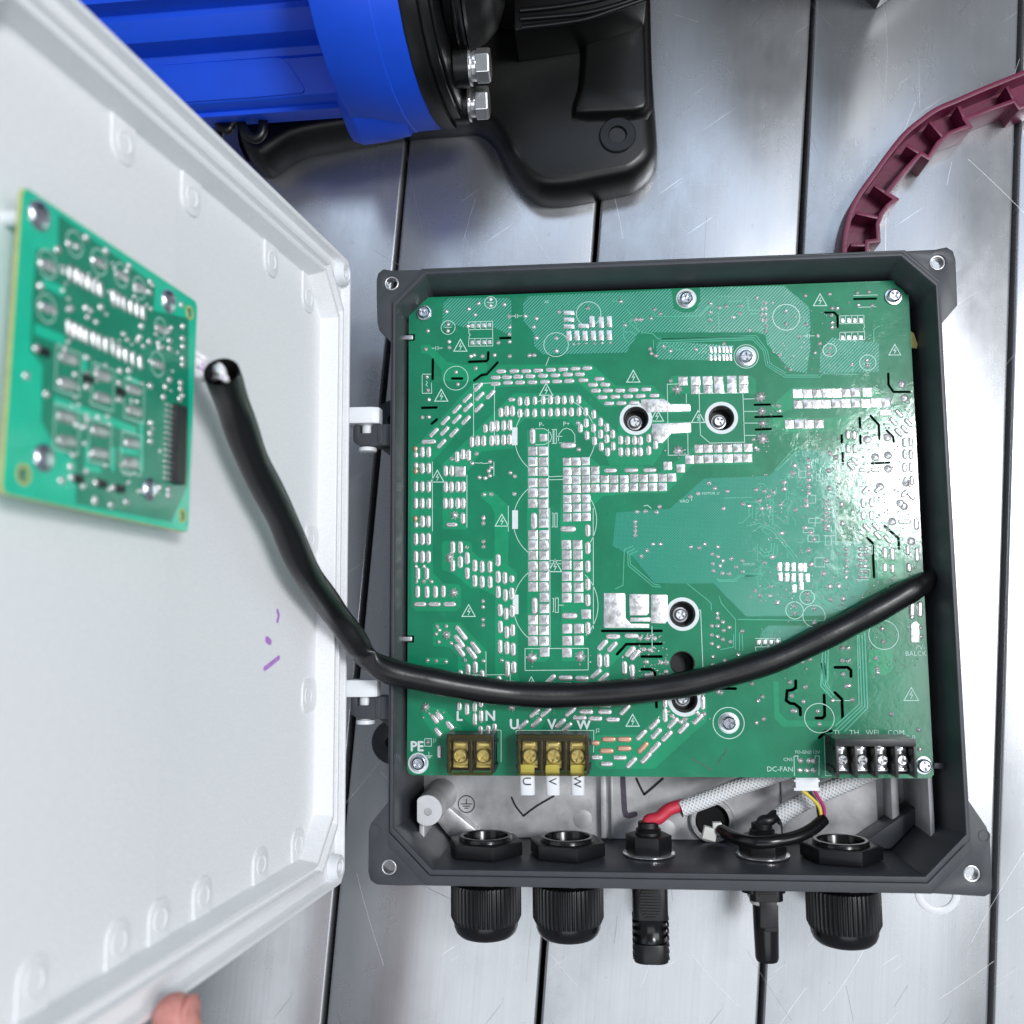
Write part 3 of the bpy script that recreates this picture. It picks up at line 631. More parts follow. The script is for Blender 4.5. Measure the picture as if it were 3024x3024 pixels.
for i in range(120):      # fine fan-out of the control section
    x, y = rnd.uniform(40, 900), rnd.uniform(640, 1750)
    d = rnd.choice((0, 45, 90, 135)); l = rnd.uniform(30, 110); a = math.radians(d)
    x2, y2 = x + l * math.cos(a), y + l * math.sin(a); b = a + math.radians(rnd.choice((-45, 45))); x3, y3 = x2 + 40 * math.cos(b), y2 + 40 * math.sin(b)
    if x < 300 and y < 900: continue
    trace(R3, '%f,%f %f,%f %f,%f' % (x, y, x2, y2, x3, y3), 6, 0.21)
part('copper_trace', tr, 'mask_trace', pcb, kind='stuff')

# --- solder: long bars, squares, round joints, star blobs
def bar_mesh(l, wd, v):
    r2 = random.Random(v * 77 + int(l * 10)); mb = MB(); n = 5
    def cap(h, ins, jx=0, jy=0):
        w2 = wd / 2 - ins; h2 = l / 2 - wd / 2; o = []
        for cx, a0 in ((h2, -90), (-h2, 90)):
            for i in range(n + 1):
                a = math.radians(a0 + 180 * i / n); o.append((cx + w2 * math.cos(a) + jx, w2 * math.sin(a) + jy, h))
        return o
    h = 0.5 + r2.random() * 0.35
    mb.loft([cap(0.02, 0), cap(h * 0.6, wd * 0.09), cap(h * 0.92, wd * 0.22, r2.uniform(-.1, .1), r2.uniform(-.08, .08)), cap(h, wd * 0.36, r2.uniform(-.2, .2), r2.uniform(-.1, .1))], False, True)
    return mb
def sq_mesh(a, v):
    r2 = random.Random(v * 31 + 5); mb = MB(); h = a / 2; hh = 0.35 + r2.random() * 0.5
    jx, jy = r2.uniform(-.25, .25) * a, r2.uniform(-.25, .25) * a; t_ = r2.choice((0.06, 0.25, 0.32))
    def rg(k, z, dx=0, dy=0): return [(-h * k + dx, -h * k + dy, z), (0 + dx, -h * k * 1.0 + dy, z), (h * k + dx, -h * k + dy, z), (h * k + dx, dy, z), (h * k + dx, h * k + dy, z), (dx, h * k + dy, z), (-h * k + dx, h * k + dy, z), (-h * k + dx, dy, z)]
    mb.loft([rg(1, 0.02), rg(0.97, 0.22), rg(0.55, hh * 0.8, jx * 0.5, jy * 0.5), rg(t_, hh, jx, jy)], False, True)
    return mb
def dot_mesh(r, v):
    r2 = random.Random(v * 13 + 3); mb = MB(); j = r2.uniform(-.25, .25) * r; k = r2.uniform(-.25, .25) * r
    lps = []
    for rr, z in ((1, 0.02), (0.9, 0.28), (0.66, 0.5), (0.36, 0.62 + 0.3 * r2.random()), (0.14, 0.7 + 0.5 * r2.random())):
        lps.append([(rr * r * math.cos(2 * math.pi * i / 10) + j * (1 - rr), rr * r * math.sin(2 * math.pi * i / 10) + k * (1 - rr), z * min(1.0, r)) for i in range(10)])
    mb.loft(lps, False, True); return mb
def star_mesh(r, v):
    r2 = random.Random(v * 19 + 1); n = 16; lps = []
    rad = [r * (1.0 if i % 2 == 0 else 0.66) * r2.uniform(0.8, 1.1) for i in range(n)]
    for k, z in ((1, 0.02), (0.85, 0.5), (0.5, 1.0), (0.2, 1.5)): lps.append([(k * rad[i] * math.cos(2 * math.pi * i / n), k * rad[i] * math.sin(2 * math.pi * i / n), z) for i in range(n)])
    mb = MB(); mb.loft(lps, False, True); return mb
CACHE = {}
def solder(kind, c, size, ang=0.0, mat='solder', name=None):
    v = rnd.randrange(5); key = (kind, tuple(round(q, 1) for q in size), v, mat)
    if key not in CACHE:
        fn = {'bar': lambda: bar_mesh(max(key[1][0], key[1][1] + 0.2), key[1][1], v), 'square': lambda: sq_mesh(key[1][0], v), 'dot': lambda: dot_mesh(key[1][0], v), 'star': lambda: star_mesh(key[1][0], v)}[kind]
        CACHE[key] = mesh('solder_' + kind, fn(), mat, smooth=50 if kind != 'square' else 22)
    o = link(name or {'bar': 'solder_bar', 'square': 'solder_square', 'dot': 'solder_joint', 'star': 'solder_blob'}[kind], CACHE[key], pcb)
    o.location = ((c[0] - 138.5) * S, (c[1] - 133.4) * S, 0.16 * S); o.rotation_euler = (0, 0, ang)
    return o
def bars(R_, s, l, wd, deg, mat='solder'):
    for p in parse(s):
        if len(p) > 2: L_ = p[2]
        else: L_ = l
        solder('bar', P(R_, p[0], p[1]), (mm(R_, L_ * 1.02), mm(R_, wd * 1.1)), math.radians(deg), mat)
def squares(R_, s, a, mat='solder'):
    for p in parse(s): solder('square', P(R_, p[0], p[1]), (mm(R_, a),), 0, mat)
def dots(R_, s, r):
    for p in parse(s): solder('dot', P(R_, p[0], p[1]), (mm(R_, r * 1.3),), rnd.uniform(0, 6))
bars(R1, '850,712 950,710 1040,710 1132,705 1228,700 1322,697 1415,692 1505,688 808,760 893,757 980,753 1072,750 1168,746 1262,743 1357,737 1448,735 808,808 902,800 993,798 1088,796 1182,793 1275,790 1368,786 1475,780 1597,770 1548,815 1642,813 1570,860 1662,858 1755,857 1855,853 1620,910 1718,906 1815,902 1910,900 1672,957 1765,955 1862,953 298,1248,120 475,1880,90 930,928,60 1682,1467,98 1838,1465,100', 80, 33, 0)
bars(R2, '150,952 212,1000 60,1055 40,1568,100 178,1567,100', 80, 33, 0)
bars(R1, '675,833 688,903 770,890 592,917 512,1000 597,987 680,992 425,1088 512,1077 582,1085 338,1178 420,1167 490,1180 397,1263', 98, 32, 46)
bars(R1, '250,1327 300,1327 250,1450 300,1450 200,1590 250,1590 300,1590 200,1717 250,1717 300,1717 428,1470 475,1470 428,1592 472,1592 520,1590 562,1590 425,1717 470,1717 520,1717 562,1717 560,1832 515,1362 560,1345 603,1352 628,1250 672,1243 718,1242 778,1240 820,1237 870,1235 915,1232 730,1147,75 778,1133 820,1128 870,1125 918,1122 848,1025,80 893,1015 937,1015', 92, 36, 90)
bars(R1, '993,940 1047,940 1107,935 1170,932 1225,930 1278,930 1330,930 1385,928 1442,928 993,1032 1047,1028 1105,1030 1168,1027 1225,1025 1278,1024 1330,1022 1385,1022 1442,1020 1495,1020 1555,1040 1607,1098 1655,1140 1497,1105 1452,1145 1553,1143 1607,1190 1655,1225 1700,1190 1503,1200 1560,1243 1612,1285 1660,1325 1703,1283 1760,1235 1812,1238 1865,1238 1910,1240 1760,1325 1812,1325 1865,1325 1910,1325', 78, 36, 90)
bars(R1, '200,1348 202,1428', 56, 36, 90); bars(R4, '202,128', 56, 36, 90); bars(R1, '198,1302 200,1472', 46, 34, 90, 'bare_copper'); bars(R4, '198,80', 46, 34, 90, 'bare_copper')
bars(R2, '170,1325 170,1418 222,1375', 78, 36, 90)
bars(R4, '250,103 297,103 200,237 250,237 297,237 200,372 250,372 297,372 215,500 285,500 213,638 285,640 350,638 410,635 482,300 540,300 482,440 540,412 592,382 592,497 650,440 705,448 765,448 827,398 650,555 705,563 765,565 827,525 878,533 827,640 882,663 932,652 842,778 888,805 935,785 843,905 893,945 938,930 842,1055,110 895,1065,105 943,1075,105 898,1225,125 947,1215 835,1310,70 540,1265,70 598,1235 653,1215 705,1280', 98, 36, 90)
bars(R4, '932,540', 62, 36, 90)
bars(R4, '232,733 343,733 458,733', 100, 34, 0)
bars(R4, '1510,172 1510,305 1510,445 1510,582 1510,702 1510,915', 98, 38, 90)
bars(R4, '548,950,140 532,1015 655,1062 535,1085 625,1105', 118, 36, -52)
bars(R4, '533,1510,70 590,1530 650,1515,80 698,1490,60 650,1610 698,1585 693,1690,66 752,1685,66 800,1670,66 380,1855', 98, 34, 90)
bars(R4, '345,1605 380,1580 460,1655 370,1705', 85, 36, -50)
bars(R4, '1105,1560 1190,1555 1018,1650 1118,1635 1378,1550 1300,1640 1350,1670 1225,1305 1572,1263 1630,1292', 105, 34, 43)
bars(R4, '1340,1293 1465,1297', 106, 36, 0)
bars(R5, '285,720 425,715', 108, 38, 0); bars(R5, '205,785 280,800 415,835 455,860', 105, 38, 47); bars(R5, '182,905 237,905 372,960 430,985', 108, 38, 90)
bars(R5, '85,1240 225,1240 80,1293 222,1293 30,1340 150,1345 283,1352 335,1642 235,1690,95 160,1640,90', 105, 34, 0)
bars(R5, '375,1277 598,1388 740,1378 500,1470 613,1460 695,1478 820,1418 605,1565 535,1645 425,1680 930,1350', 110, 36, 46)
bars(R5, '680,1215 680,1320 968,1225', 105, 34, 90)
bars(R5, '252,1502 372,1502 150,1530,70 235,1590 370,1572', 108, 36, 0, 'bare_copper'); bars(R5, '512,1565', 110, 36, 46, 'bare_copper')
bars(R3, '1298,572 1348,567 1300,668 1350,668 1300,775 1353,773 1310,890 1358,880 962,1065 1030,1060 965,1165 1030,1165 838,510 888,510 838,622 895,620 1395,1235,90 1140,1470,90 1200,1480,100 1140,1590 1200,1600 1325,1450 1400,1485,110 1335,1590', 76, 34, 90)
bars(R3, '1255,335 1208,400 1330,410 1250,490 1300,465 990,1268 1065,1258 1080,1330 1160,1360 862,765 893,725 1350,1005', 82, 32, -50)
bars(R3, '980,960 1085,950 1300,985', 78, 32, 45); bars(R3, '965,793 1065,793 1300,1215,100', 80, 30, 0)
bars(R6, '1465,290 1535,295', 135, 46, 88)
# squares of solder on the wide copper
for y in (1320, 1400, 1475, 1560, 1637, 1717): squares(R1, '1090,%d 1170,%d' % (y, y), 72)
for y in (205, 282, 360, 442, 520, 600, 850, 930, 1012): squares(R4, '1092,%d 1175,%d' % (y, y), 73)
squares(R1, '1172,1218', 60); squares(R4, '1172,40 1172,115 1178,680 1178,765 1180,1095', 72)
squares(R1, '1352,1400 1420,1400 1492,1397 1352,1475 1422,1473 1492,1470 1565,1465 1352,1540 1422,1540 1495,1535 1565,1530 1638,1533 1708,1533 1785,1535 1352,1608 1422,1607 1495,1605 1565,1603 1638,1603 1708,1602 1785,1602 1352,1685 1422,1680 1495,1680 1352,1752 1425,1750 1497,1750 1352,1825 1425,1822 1497,1820', 64)
squares(R2, '58,1628 130,1628 202,1627 275,1626 345,1624 55,1697 128,1697 200,1697 275,1696 313,1535 412,1555', 64)
squares(R2, '550,1405 622,1403 695,1402 770,1400 845,1399 925,1396 480,1488 552,1484 625,1482 697,1480 772,1479 847,1477 922,1475', 66)
squares(R2, '430,890 525,890 615,888 700,887 800,885 890,882 525,955 620,952 705,950 800,948 890,946', 72)
squares(R2, '1300,985 1378,984 1452,983 1525,982 1598,980 1672,979 1745,977 1830,975 1305,1066 1380,1065 1450,1064 1520,1063 1595,1061 1668,1060 1745,1058 1822,1057 1895,1055 1240,1218 1315,1217 1390,1216 1465,1215', 70)
squares(R3, '1072,248 1150,246', 76); squares(R3, '1125,325 1170,325', 52, 'solder_dull')
squares(R4, '1345,280 1430,280 1348,357 1432,357 1348,435 1435,440 1348,520 1435,520 1348,603 1438,603 1348,683 1438,685 1352,918 1440,918 1352,1010 1440,1008 1350,1100 1495,808', 72)
squares(R1, '540,1475', 80); bars(R1, '1360,1275,120', 110, 44, 0, 'solder_dull'); bars(R4, '1360,160,120 1370,820,120', 120, 44, 0, 'solder_dull')
bars(R1, '1090,1208,130', 130, 46, 90, 'solder_dull'); bars(R4, '1100,100,130 1105,745,130', 130, 46, 90, 'solder_dull')
for R_, x, y, r in ((R1, 495, 1808, 42), (R4, 460, 375, 44), (R4, 490, 645, 44), (R4, 435, 965, 42), (R4, 275, 1515, 42), (R2, 385, 955, 48), (R2, 1020, 1010, 50), (R2, 1030, 1120, 42), (R2, 1035, 1215, 42), (R2, 1035, 1330, 52), (R2, 395, 1420, 50), (R4, 1085, 1140, 50), (R4, 1450, 1130, 52), (R4, 930, 1515, 40)):
    solder('star', P(R_, x, y), (mm(R_, r),), rnd.uniform(0, 1), 'solder_dull')
# wide tinned areas
def tinned(R_, s, h=0.35): part('tinned_area', MB().prism(pp(R_, s), 0.02, h + 0.1), 'solder_dull', pcb, bevel=0.14, smooth=40)
tinned(R2, '110,1030 285,1025 335,1065 480,1065 487,1085 485,1120 160,1130 110,1070'); tinned(R2, '195,1215 490,1205 490,1280 340,1290 275,1362 215,1362 190,1290')
tinned(R5, '215,390 368,390 376,398 378,580 420,622 558,625 558,655 222,655 212,645'); tinned(R5, '405,405 412,398 550,398 557,405 557,540 540,560 412,560'); tinned(R5, '572,410 580,402 690,402 698,410 698,600 680,622 572,618'); tinned(R5, '412,577 568,577 568,607 412,607')
tinned(R6, '1455,420 1500,400 1530,430 1532,585 1465,588 1455,570')
dots(R1, '435,258 605,238 678,195 652,283 875,205 910,295 1035,293 1118,310 1098,375 1118,458 915,375 913,430 915,487 828,495 292,405 275,545 455,487 455,533 597,368 1290,260 1760,180 1870,320 1905,318 1790,360 620,598 645,590 708,598 800,590 915,597 1065,592 1103,590 655,690 505,718 520,812 285,755 293,857 300,928 250,1063 300,1060 1510,230 1270,460 1272,557 663,1340 473,1380 628,1412 765,1400 755,1470 775,1445 765,1507 730,1525 685,1520 920,1485 955,1512 720,1650 775,1648 950,1645 715,1830 715,1870 1435,1105 1440,1308 770,165 770,212 445,355 445,405', 14)
dots(R1, '1400,505 1440,503 1495,502 1558,500 1620,498 1682,496', 10)
dots(R2, '215,345 257,378 187,412 115,422 68,422 640,300 705,330 760,322 870,318 640,370 640,425 815,405 863,375 995,260 1057,295 1027,340 1060,340 1027,382 1060,385 1027,425 1060,425 1063,470 1063,512 932,503 740,607 285,628 335,662 180,645 190,680 225,698 527,648 1215,360 1215,455 1360,240 1370,460 1315,550 1455,545 1470,605 1165,690 1250,803 1435,675 1545,228 1755,220 1845,210 1765,315 1870,315 1565,335 1605,340 1560,390 1565,450 1565,485 1715,765 1830,735 1830,775 1545,640 1545,685 335,888 965,1335 1000,1415 985,1400 1150,1075 1170,1120', 13)
dots(R2, '628,1665 672,1705 768,1728 545,1745 485,1770 985,1717 1050,1727 1120,1735 1085,1768 1015,1800 888,1825 935,1840 738,1860 252,1845 145,1880 80,1885 228,1888 1030,1860 1090,1850 1175,1830 1285,1870', 14)
dots(R3, '405,760 390,820 320,895 320,950 490,1265 300,1310 535,1305 562,1360 220,1505 660,1535 640,1640 765,1740 690,1745 800,1845 265,1875 690,660 680,800 685,945 785,1075 795,1230 740,690 500,1040 500,1085 520,1450 540,1565', 17)
dots(R3, ' '.join('520,%d' % y for y in range(715, 990, 54)), 16); dots(R3, ' '.join('652,%d 684,%d' % (y, y + 8) for y in range(1040, 1310, 34)), 12)
dots(R3, ' '.join('%d,%d' % (x, y) for x in (825, 940, 980) for y in range(1440, 1690, 46)), 14)
dots(R3, '995,545 1160,530 1060,690 1165,675 1165,785 1312,900 1100,930 1265,1065 1295,1090 1200,1215 1355,1375 1280,95 1300,210', 25)
dots(R5, '588,18 645,18 543,68 500,108 875,40 940,48 985,18 1082,38 1038,92 1080,112 1183,128 1122,145 1267,145 1043,168 1100,183 1220,192 1048,222 1115,240 1168,245 1270,228 1493,115 1440,160 1365,370 1405,410 1480,410 1485,340 1535,463 1268,680 1080,545 1035,640 1035,710 1035,775 1120,610 1125,675 1120,745 1170,650 1178,762 1045,875 1135,905 1045,940 1238,858 1340,1078 1420,1178 1388,1210 1430,1348 1375,1378 1080,580 1080,640 1080,720 1085,800', 13)
dots(R5, '600,735 545,735 490,735 520,820 565,822 540,915 650,920 690,920 690,990 540,1015 575,1010 1085,1140 1105,1145 970,1150 735,1325 830,1350 925,1300 975,1310 800,1370', 15)
dots(R6, '395,935 530,975 410,1055 510,1105 415,1185 440,1190 640,1190 655,1305 770,1095 940,1090 860,865 890,970 915,965 850,635 905,635 850,745 905,750 1150,725 1160,815 1165,850 1205,465 1215,580 1285,1215 1525,1355 1535,1525 750,210 860,205 605,290 610,415 435,270 435,330 545,160 545,215 285,240 735,95 825,95 500,755 570,735 1540,455 1545,535 1465,365', 16)
dots(R4, '290,1160 355,1165 430,1170 575,1160 715,1165 855,1160 362,900 432,900 380,930 355,960 375,1020 470,1030 202,445 262,445 205,560 262,560 320,560 715,70 715,115 715,255 715,295 712,710 712,755 712,850 712,893 590,300 1870,105 1870,140 1870,175 1870,208 1915,370 1885,30 293,1782 570,1985', 13)
# dense small joints of the control section and loose solder specks, too small to pick apart
fj = MB(); fr_ = random.Random(5)
def speck(c, r):
    src = dot_mesh(r, fr_.randrange(40)); fj.add([(c[0] + p[0], c[1] + p[1], 0.16 + p[2]) for p in src.v], src.f)
def clear(c): return inside(c, [(1, 1), (276, 1), (276, 258), (1, 258)]) and not any(inside(c, h) for h in holes)
for i in range(420):
    x, y = fr_.uniform(60, 1400), fr_.uniform(420, 1900)
    if x < 480 and y < 800: continue
    if fr_.random() < 0.5: x, y = round(x / 42) * 42 + fr_.uniform(-3, 3), round(y / 30) * 30
    c = P(R3, x, y)
    if clear(c): speck(c, fr_.uniform(0.32, 0.62))
for i in range(110):
    c = P(R2, fr_.uniform(1050, 1900), fr_.uniform(200, 850))
    if clear(c): speck(c, fr_.uniform(0.25, 0.5))
for i in range(90):
    c = P(R6, fr_.uniform(100, 1550), fr_.uniform(100, 900))
    if clear(c): speck(c, fr_.uniform(0.25, 0.5))
for i in range(60):
    c = P(R5, fr_.uniform(480, 700), fr_.uniform(700, 1040))
    if clear(c): speck(c, fr_.uniform(0.3, 0.6))
for cx_, cy_, R_ in ((555, 735, R5), (400, 860, R5), (690, 1320, R5), (900, 1330, R5), (1420, 1130, R4), (1090, 1140, R4), (330, 1560, R4), (450, 1690, R4), (1150, 1560, R4), (1030, 1380, R2), (1110, 1110, R2), (390, 1430, R2)):
    for k in range(7):
        c = P(R_, cx_ + fr_.gauss(0, 45), cy_ + fr_.gauss(0, 25))
        if clear(c): speck(c, fr_.uniform(0.3, 0.7))
part('fine_joint', fj, 'solder', pcb, kind='stuff', smooth=50)
# small rectangular pads in rows, and the fan connector's joints
def pads(R_, s, wx, wy):
    for p in parse(s):
        x, y = p; q = MB().prism([P(R_, x - wx / 2, y + wy / 2), P(R_, x + wx / 2, y + wy / 2), P(R_, x + wx / 2, y - wy / 2), P(R_, x - wx / 2, y - wy / 2)], 0.02, 0.42)
        part('surface_pad', q, 'solder', pcb, bevel=0.12, smooth=40)
pads(R1, '1365,268 1365,320 1365,372 1475,368', 80, 32); pads(R1, '1540,335 1610,340 1672,335', 38, 85); pads(R1, '1365,443 1425,440 1487,443 1550,441 1610,440 1672,438', 38, 75)
pads(R1, '630,368 675,366 718,364 760,362 630,495 675,494 720,493 762,492', 26, 30)
pads(R2, ' '.join('%d,650 %d,710' % (x, x) for x in (640, 672, 705, 737, 762, 790)), 21, 50)
pads(R2, ' '.join('%d,428 %d,560' % (x, x) for x in (1642, 1690, 1735, 1782)), 26, 34)
pads(R5, '1550,190 1605,190 1655,192 1705,195 1740,196 1555,268 1605,270 1655,272 1710,273 1762,275', 34, 64); pads(R5, '1660,355 1715,338', 34, 60)
pads(R5, '1390,765 1437,765 1485,765 1532,765', 28, 36)
dots(R5, '1710,1665 1775,1665 1812,1668 1705,1738 1758,1740 1808,1738', 16)

# --- silkscreen
sk = MB(); ZS = 0.24
def sline(R_, s, wd=5): sk.sheet(stroke([P(R_, *p) for p in parse(s)], mm(R_, wd)), ZS)
def sring(R_, x, y, r, wd=5, a0=0, a1=360):
    c = P(R_, x, y); r = mm(R_, r); n = 36
    if a1 - a0 >= 360: sk.sheet(circle(*c, r, 40), ZS, [circle(*c, r - mm(R_, wd), 40)])
    else: sk.sheet(stroke([(c[0] + r * math.cos(math.radians(a0 + (a1 - a0) * i / n)), c[1] + r * math.sin(math.radians(a0 + (a1 - a0) * i / n))) for i in range(n + 1)], mm(R_, wd)), ZS)
def hazard(R_, x, y, k=1.0):
    w_, h_ = 50 * k, 45 * k
    sline(R_, '%f,%f %f,%f %f,%f %f,%f %f,%f' % (x, y + h_, x + w_, y + h_, x, y - h_, x - w_, y + h_, x + 1, y + h_), 7)
    sline(R_, '%f,%f %f,%f %f,%f %f,%f' % (x + 6 * k, y - 18 * k, x - 8 * k, y + 8 * k, x + 10 * k, y + 6 * k, x - 4 * k, y + 34 * k), 6)
for x, y, r in ((770, 190, 50), (447, 380, 58), (507, 765, 98), (1268, 510, 98), (1515, 275, 98)): sring(R1, x, y, r)
for x, y, r in ((1215, 405, 104), (1545, 655, 52), (1835, 750, 62), (910, 703, 94)): sring(R2, x, y, r)
for x, y, r in ((1215, 520, 125), (652, 1250, 125), (435, 305, 76), (605, 355, 96), (545, 190, 64)): sring(R6, x, y, r, 6)
sring(R5, 1163, 1378, 116, 6)
sring(R1, 1258, 1215, 310, 5, 20, 60); sring(R1, 1258, 1215, 310, 5, 80, 118); sring(R1, 1258, 1215, 310, 5, 140, 235); sring(R1, 1258, 1215, 310, 5, -35, 15)
sring(R4, 1258, 95, 318, 5, 120, 240); sring(R4, 1258, 95, 318, 5, -40, 35); sring(R4, 1262, 740, 320, 5, 120, 240); sring(R4, 1262, 740, 322, 5, -45, 45)
for R_, s in ((R1, '540,515 395,895 1855,750 1192,850 365,1510 855,1845'), (R4, '603,780 1260,440 1080,1330 1850,1615'), (R2, '1472,272 545,1160 232,1150')):
    for p in parse(s): hazard(R_, *p)
hazard(R6, 1458, 1038, 1.28); hazard(T2 if T2 in kR else R2, *((2642 - 1850) / 0.3882, (1033 - 780) / 0.3882), 0.9)
for q in ('602,338 785,332', '602,338 605,425 616,435 606,448 602,522 787,520 785,332', '605,397 785,393', '605,465 787,462', '651,338 651,396', '695,336 695,396', '738,334 738,395', '651,464 651,520', '695,463 695,520', '740,462 740,520',
          '925,293 960,293', '960,278 960,308', '975,278 975,308', '975,293 1012,291', '322,537 353,537', '353,522 353,552', '370,522 370,552', '370,537 405,536', '420,380 475,378', '743,190 797,190',
          '250,735 318,735', '320,800 322,880 250,880 250,740', '280,785 290,800 278,815 292,828', '640,1230 642,812 690,806 800,800 798,1240', '328,1400 328,1930', '1210,1150 1210,1932', '590,1500 590,1900', '905,1735 905,1932',
          '1235,1155 1245,1155 1245,1262 1235,1262', '1252,1155 1270,1155 1270,1262 1252,1262 1252,1155', '1270,1208 1316,1208', '1285,1245 1290,1190 1320,1155 1350,1145 1385,1160 1410,1195 1412,1255 1290,1258', '1110,1150 1180,1150 1225,1180 1235,1210 1225,1245 1180,1270 1110,1272', '1212,1515 1320,1510', '1212,1538 1320,1536', '640,1408 690,1412 700,1405 712,1415 760,1410', '795,1400 795,1510', '1215,605 1190,670'): sline(R1, q)
for q in ('1235,40 1245,40 1245,145 1235,145', '1258,40 1276,40 1276,145 1258,145 1258,40', '1240,688 1248,688 1248,790 1240,790', '1262,685 1285,685 1285,795 1262,795 1262,685', '1285,740 1325,740', '1215,400 1310,402', '1215,425 1310,425', '1220,0 1222,1060', '1032,1070 1512,1068 1512,1232 1032,1236 1032,1066', '450,1272 880,1268 918,1255 922,1330', '735,1090 735,1300', '1550,0 1552,920',
          '840,1690 850,1695 850,1932', '680,1690 845,1690', '965,1692 1555,1692 1552,1860', '965,1690 962,1720', '268,1755 320,1755 320,1812 268,1812 268,1755', '300,1855 302,1885', '275,1885 328,1884', '284,1893 320,1893', '292,1901 312,1901'): sline(R4, q)
for q in ('315,915 455,910', '310,910 318,1455 468,1452 466,1280', '455,985 455,1060', '550,985 885,980 898,1355 635,1362 562,1300 552,985', '890,1027 975,1025', '890,1122 1000,1120', '890,1210 1000,1210', '898,1304 985,1303', '1622,395 1805,390 1805,450 1622,455 1622,395', '1622,520 1810,515 1812,575 1622,578 1622,520', '1665,395 1667,452', '1712,394 1712,452', '1758,392 1758,450', '1665,520 1667,576', '1712,518 1712,576', '1760,517 1760,575', '1805,450 1810,480 1802,490 1810,515',
          '1345,548 1372,547', '1374,532 1374,562', '1390,532 1390,562', '1392,547 1430,546', '1725,240 1910,235', '1760,330 1900,325', '470,1770 495,1765 495,1800', '130,1840 160,1835 190,1860'): sline(R2, q)
for q in ('928,520 950,520 968,960', '580,640 582,830', '1365,735 1555,735 1560,795 1365,800 1372,838', '1410,738 1412,795', '1460,737 1462,795', '1510,736 1512,795', '1660,1630 1690,1628 1690,1660', '1820,1660 1822,1628 1852,1628 1850,1778', '1660,1630 1663,1780'): sline(R5, q)
for q in ('690,1412 1440,1405', '695,1410 705,1755 760,1755', '795,1095 840,1097', '870,1095 925,1096'): sline(R6, q)
for q in ('730,1000 740,1380 950,1385', '600,1180 575,1180 570,1260', '910,1690 1010,1690', '640,1330 740,1330'): sline(R3, q)
for i in range(26):
    x, y, w_, h_ = fr_.uniform(420, 1300), fr_.uniform(650, 1700), fr_.uniform(40, 110), fr_.uniform(30, 80)
    sline(R3, '%f,%f %f,%f %f,%f %f,%f %f,%f' % (x, y, x + w_, y, x + w_, y + h_, x, y + h_, x, y - 2), 4)
part('silkscreen_line', sk, 'silk', pcb, kind='stuff')
for R_, x0, x1, y0, y1 in ((R1, 933, 974, 1140, 1275), (R4, 934, 978, 18, 160), (R4, 938, 982, 660, 808)):
    part('white_block', MB().prism([P(R_, x0, y1), P(R_, x1, y1), P(R_, x1, y0), P(R_, x0, y0)], 0.1, 0.26), 'silk_white', pcb)
def label_text(R_, s, x, y, h, mat='silk', sx=1.0):
    mb = MB(); c = P(R_, x, y); put_text(mb, s, c[0], c[1], mm(R_, h), 0.26, 0.0, None, sx); part('printed_text', mb, mat, pcb)
def bold_text(R_, s, x, y, h):
    mb = MB(); c = P(R_, x, y); k = mm(R_, 3.5)
    for dx, dy, dz in ((-k, 0, 0), (k, 0, .004), (0, k, .008), (0, -k, .012)): put_text(mb, s, c[0] + dx, c[1] + dy, mm(R_, h), 0.26 + dz)
    part('printed_text', mb, 'silk_white', pcb)
for s, x, y, h in (('L', 532, 1582, 68), ('N', 768, 1580, 72), ('U', 950, 1645, 72), ('V', 1235, 1645, 72), ('W', 1478, 1648, 68), ('PE', 210, 1812, 70)): bold_text(R4, s, x, y, h)
label_text(R4, 'J1', 348, 1770, 34); label_text(R4, 'J2', 1585, 1695, 36)
label_text(R1, 'P-', 1157, 1117, 34); label_text(R1, 'P+', 1347, 1112, 34); label_text(R1, 'AC', 1197, 185, 20)
label_text(R2, 'VAO', 440, 1803, 24); label_text(R2, 'MOTOR_U', 640, 1745, 22)
label_text(R5, 'COM_FO', 1320, 172, 18); label_text(R5, 'CN5', 1615, 1655, 24); label_text(R5, 'DC-FAN', 1553, 1728, 36)
label_text(R6, 'FO-GND', 512, 1548, 26, sx=0.95); label_text(R6, '12V', 625, 1548, 26)
for s, x in (('TL', 810), ('TH', 958), ('WEL', 1125), ('COM', 1325)): label_text(R6, s, x, 1377, 42)
label_text(R6, 'J3', 1480, 1418, 34); label_text(R6, 'PV-', 1538, 628, 40); label_text(R6, 'BALCK', 1498, 683, 40)
# scuffs on the mask
for q in ('885,1650 960,1690 1040,1740', '1075,1690 1160,1575'):
    part('scuff', MB().sheet(stroke(smooth_path([P(R5, *p) for p in parse(q)], 3), 0.7, cap=3), 0.17), 'scuff_grey', pcb)

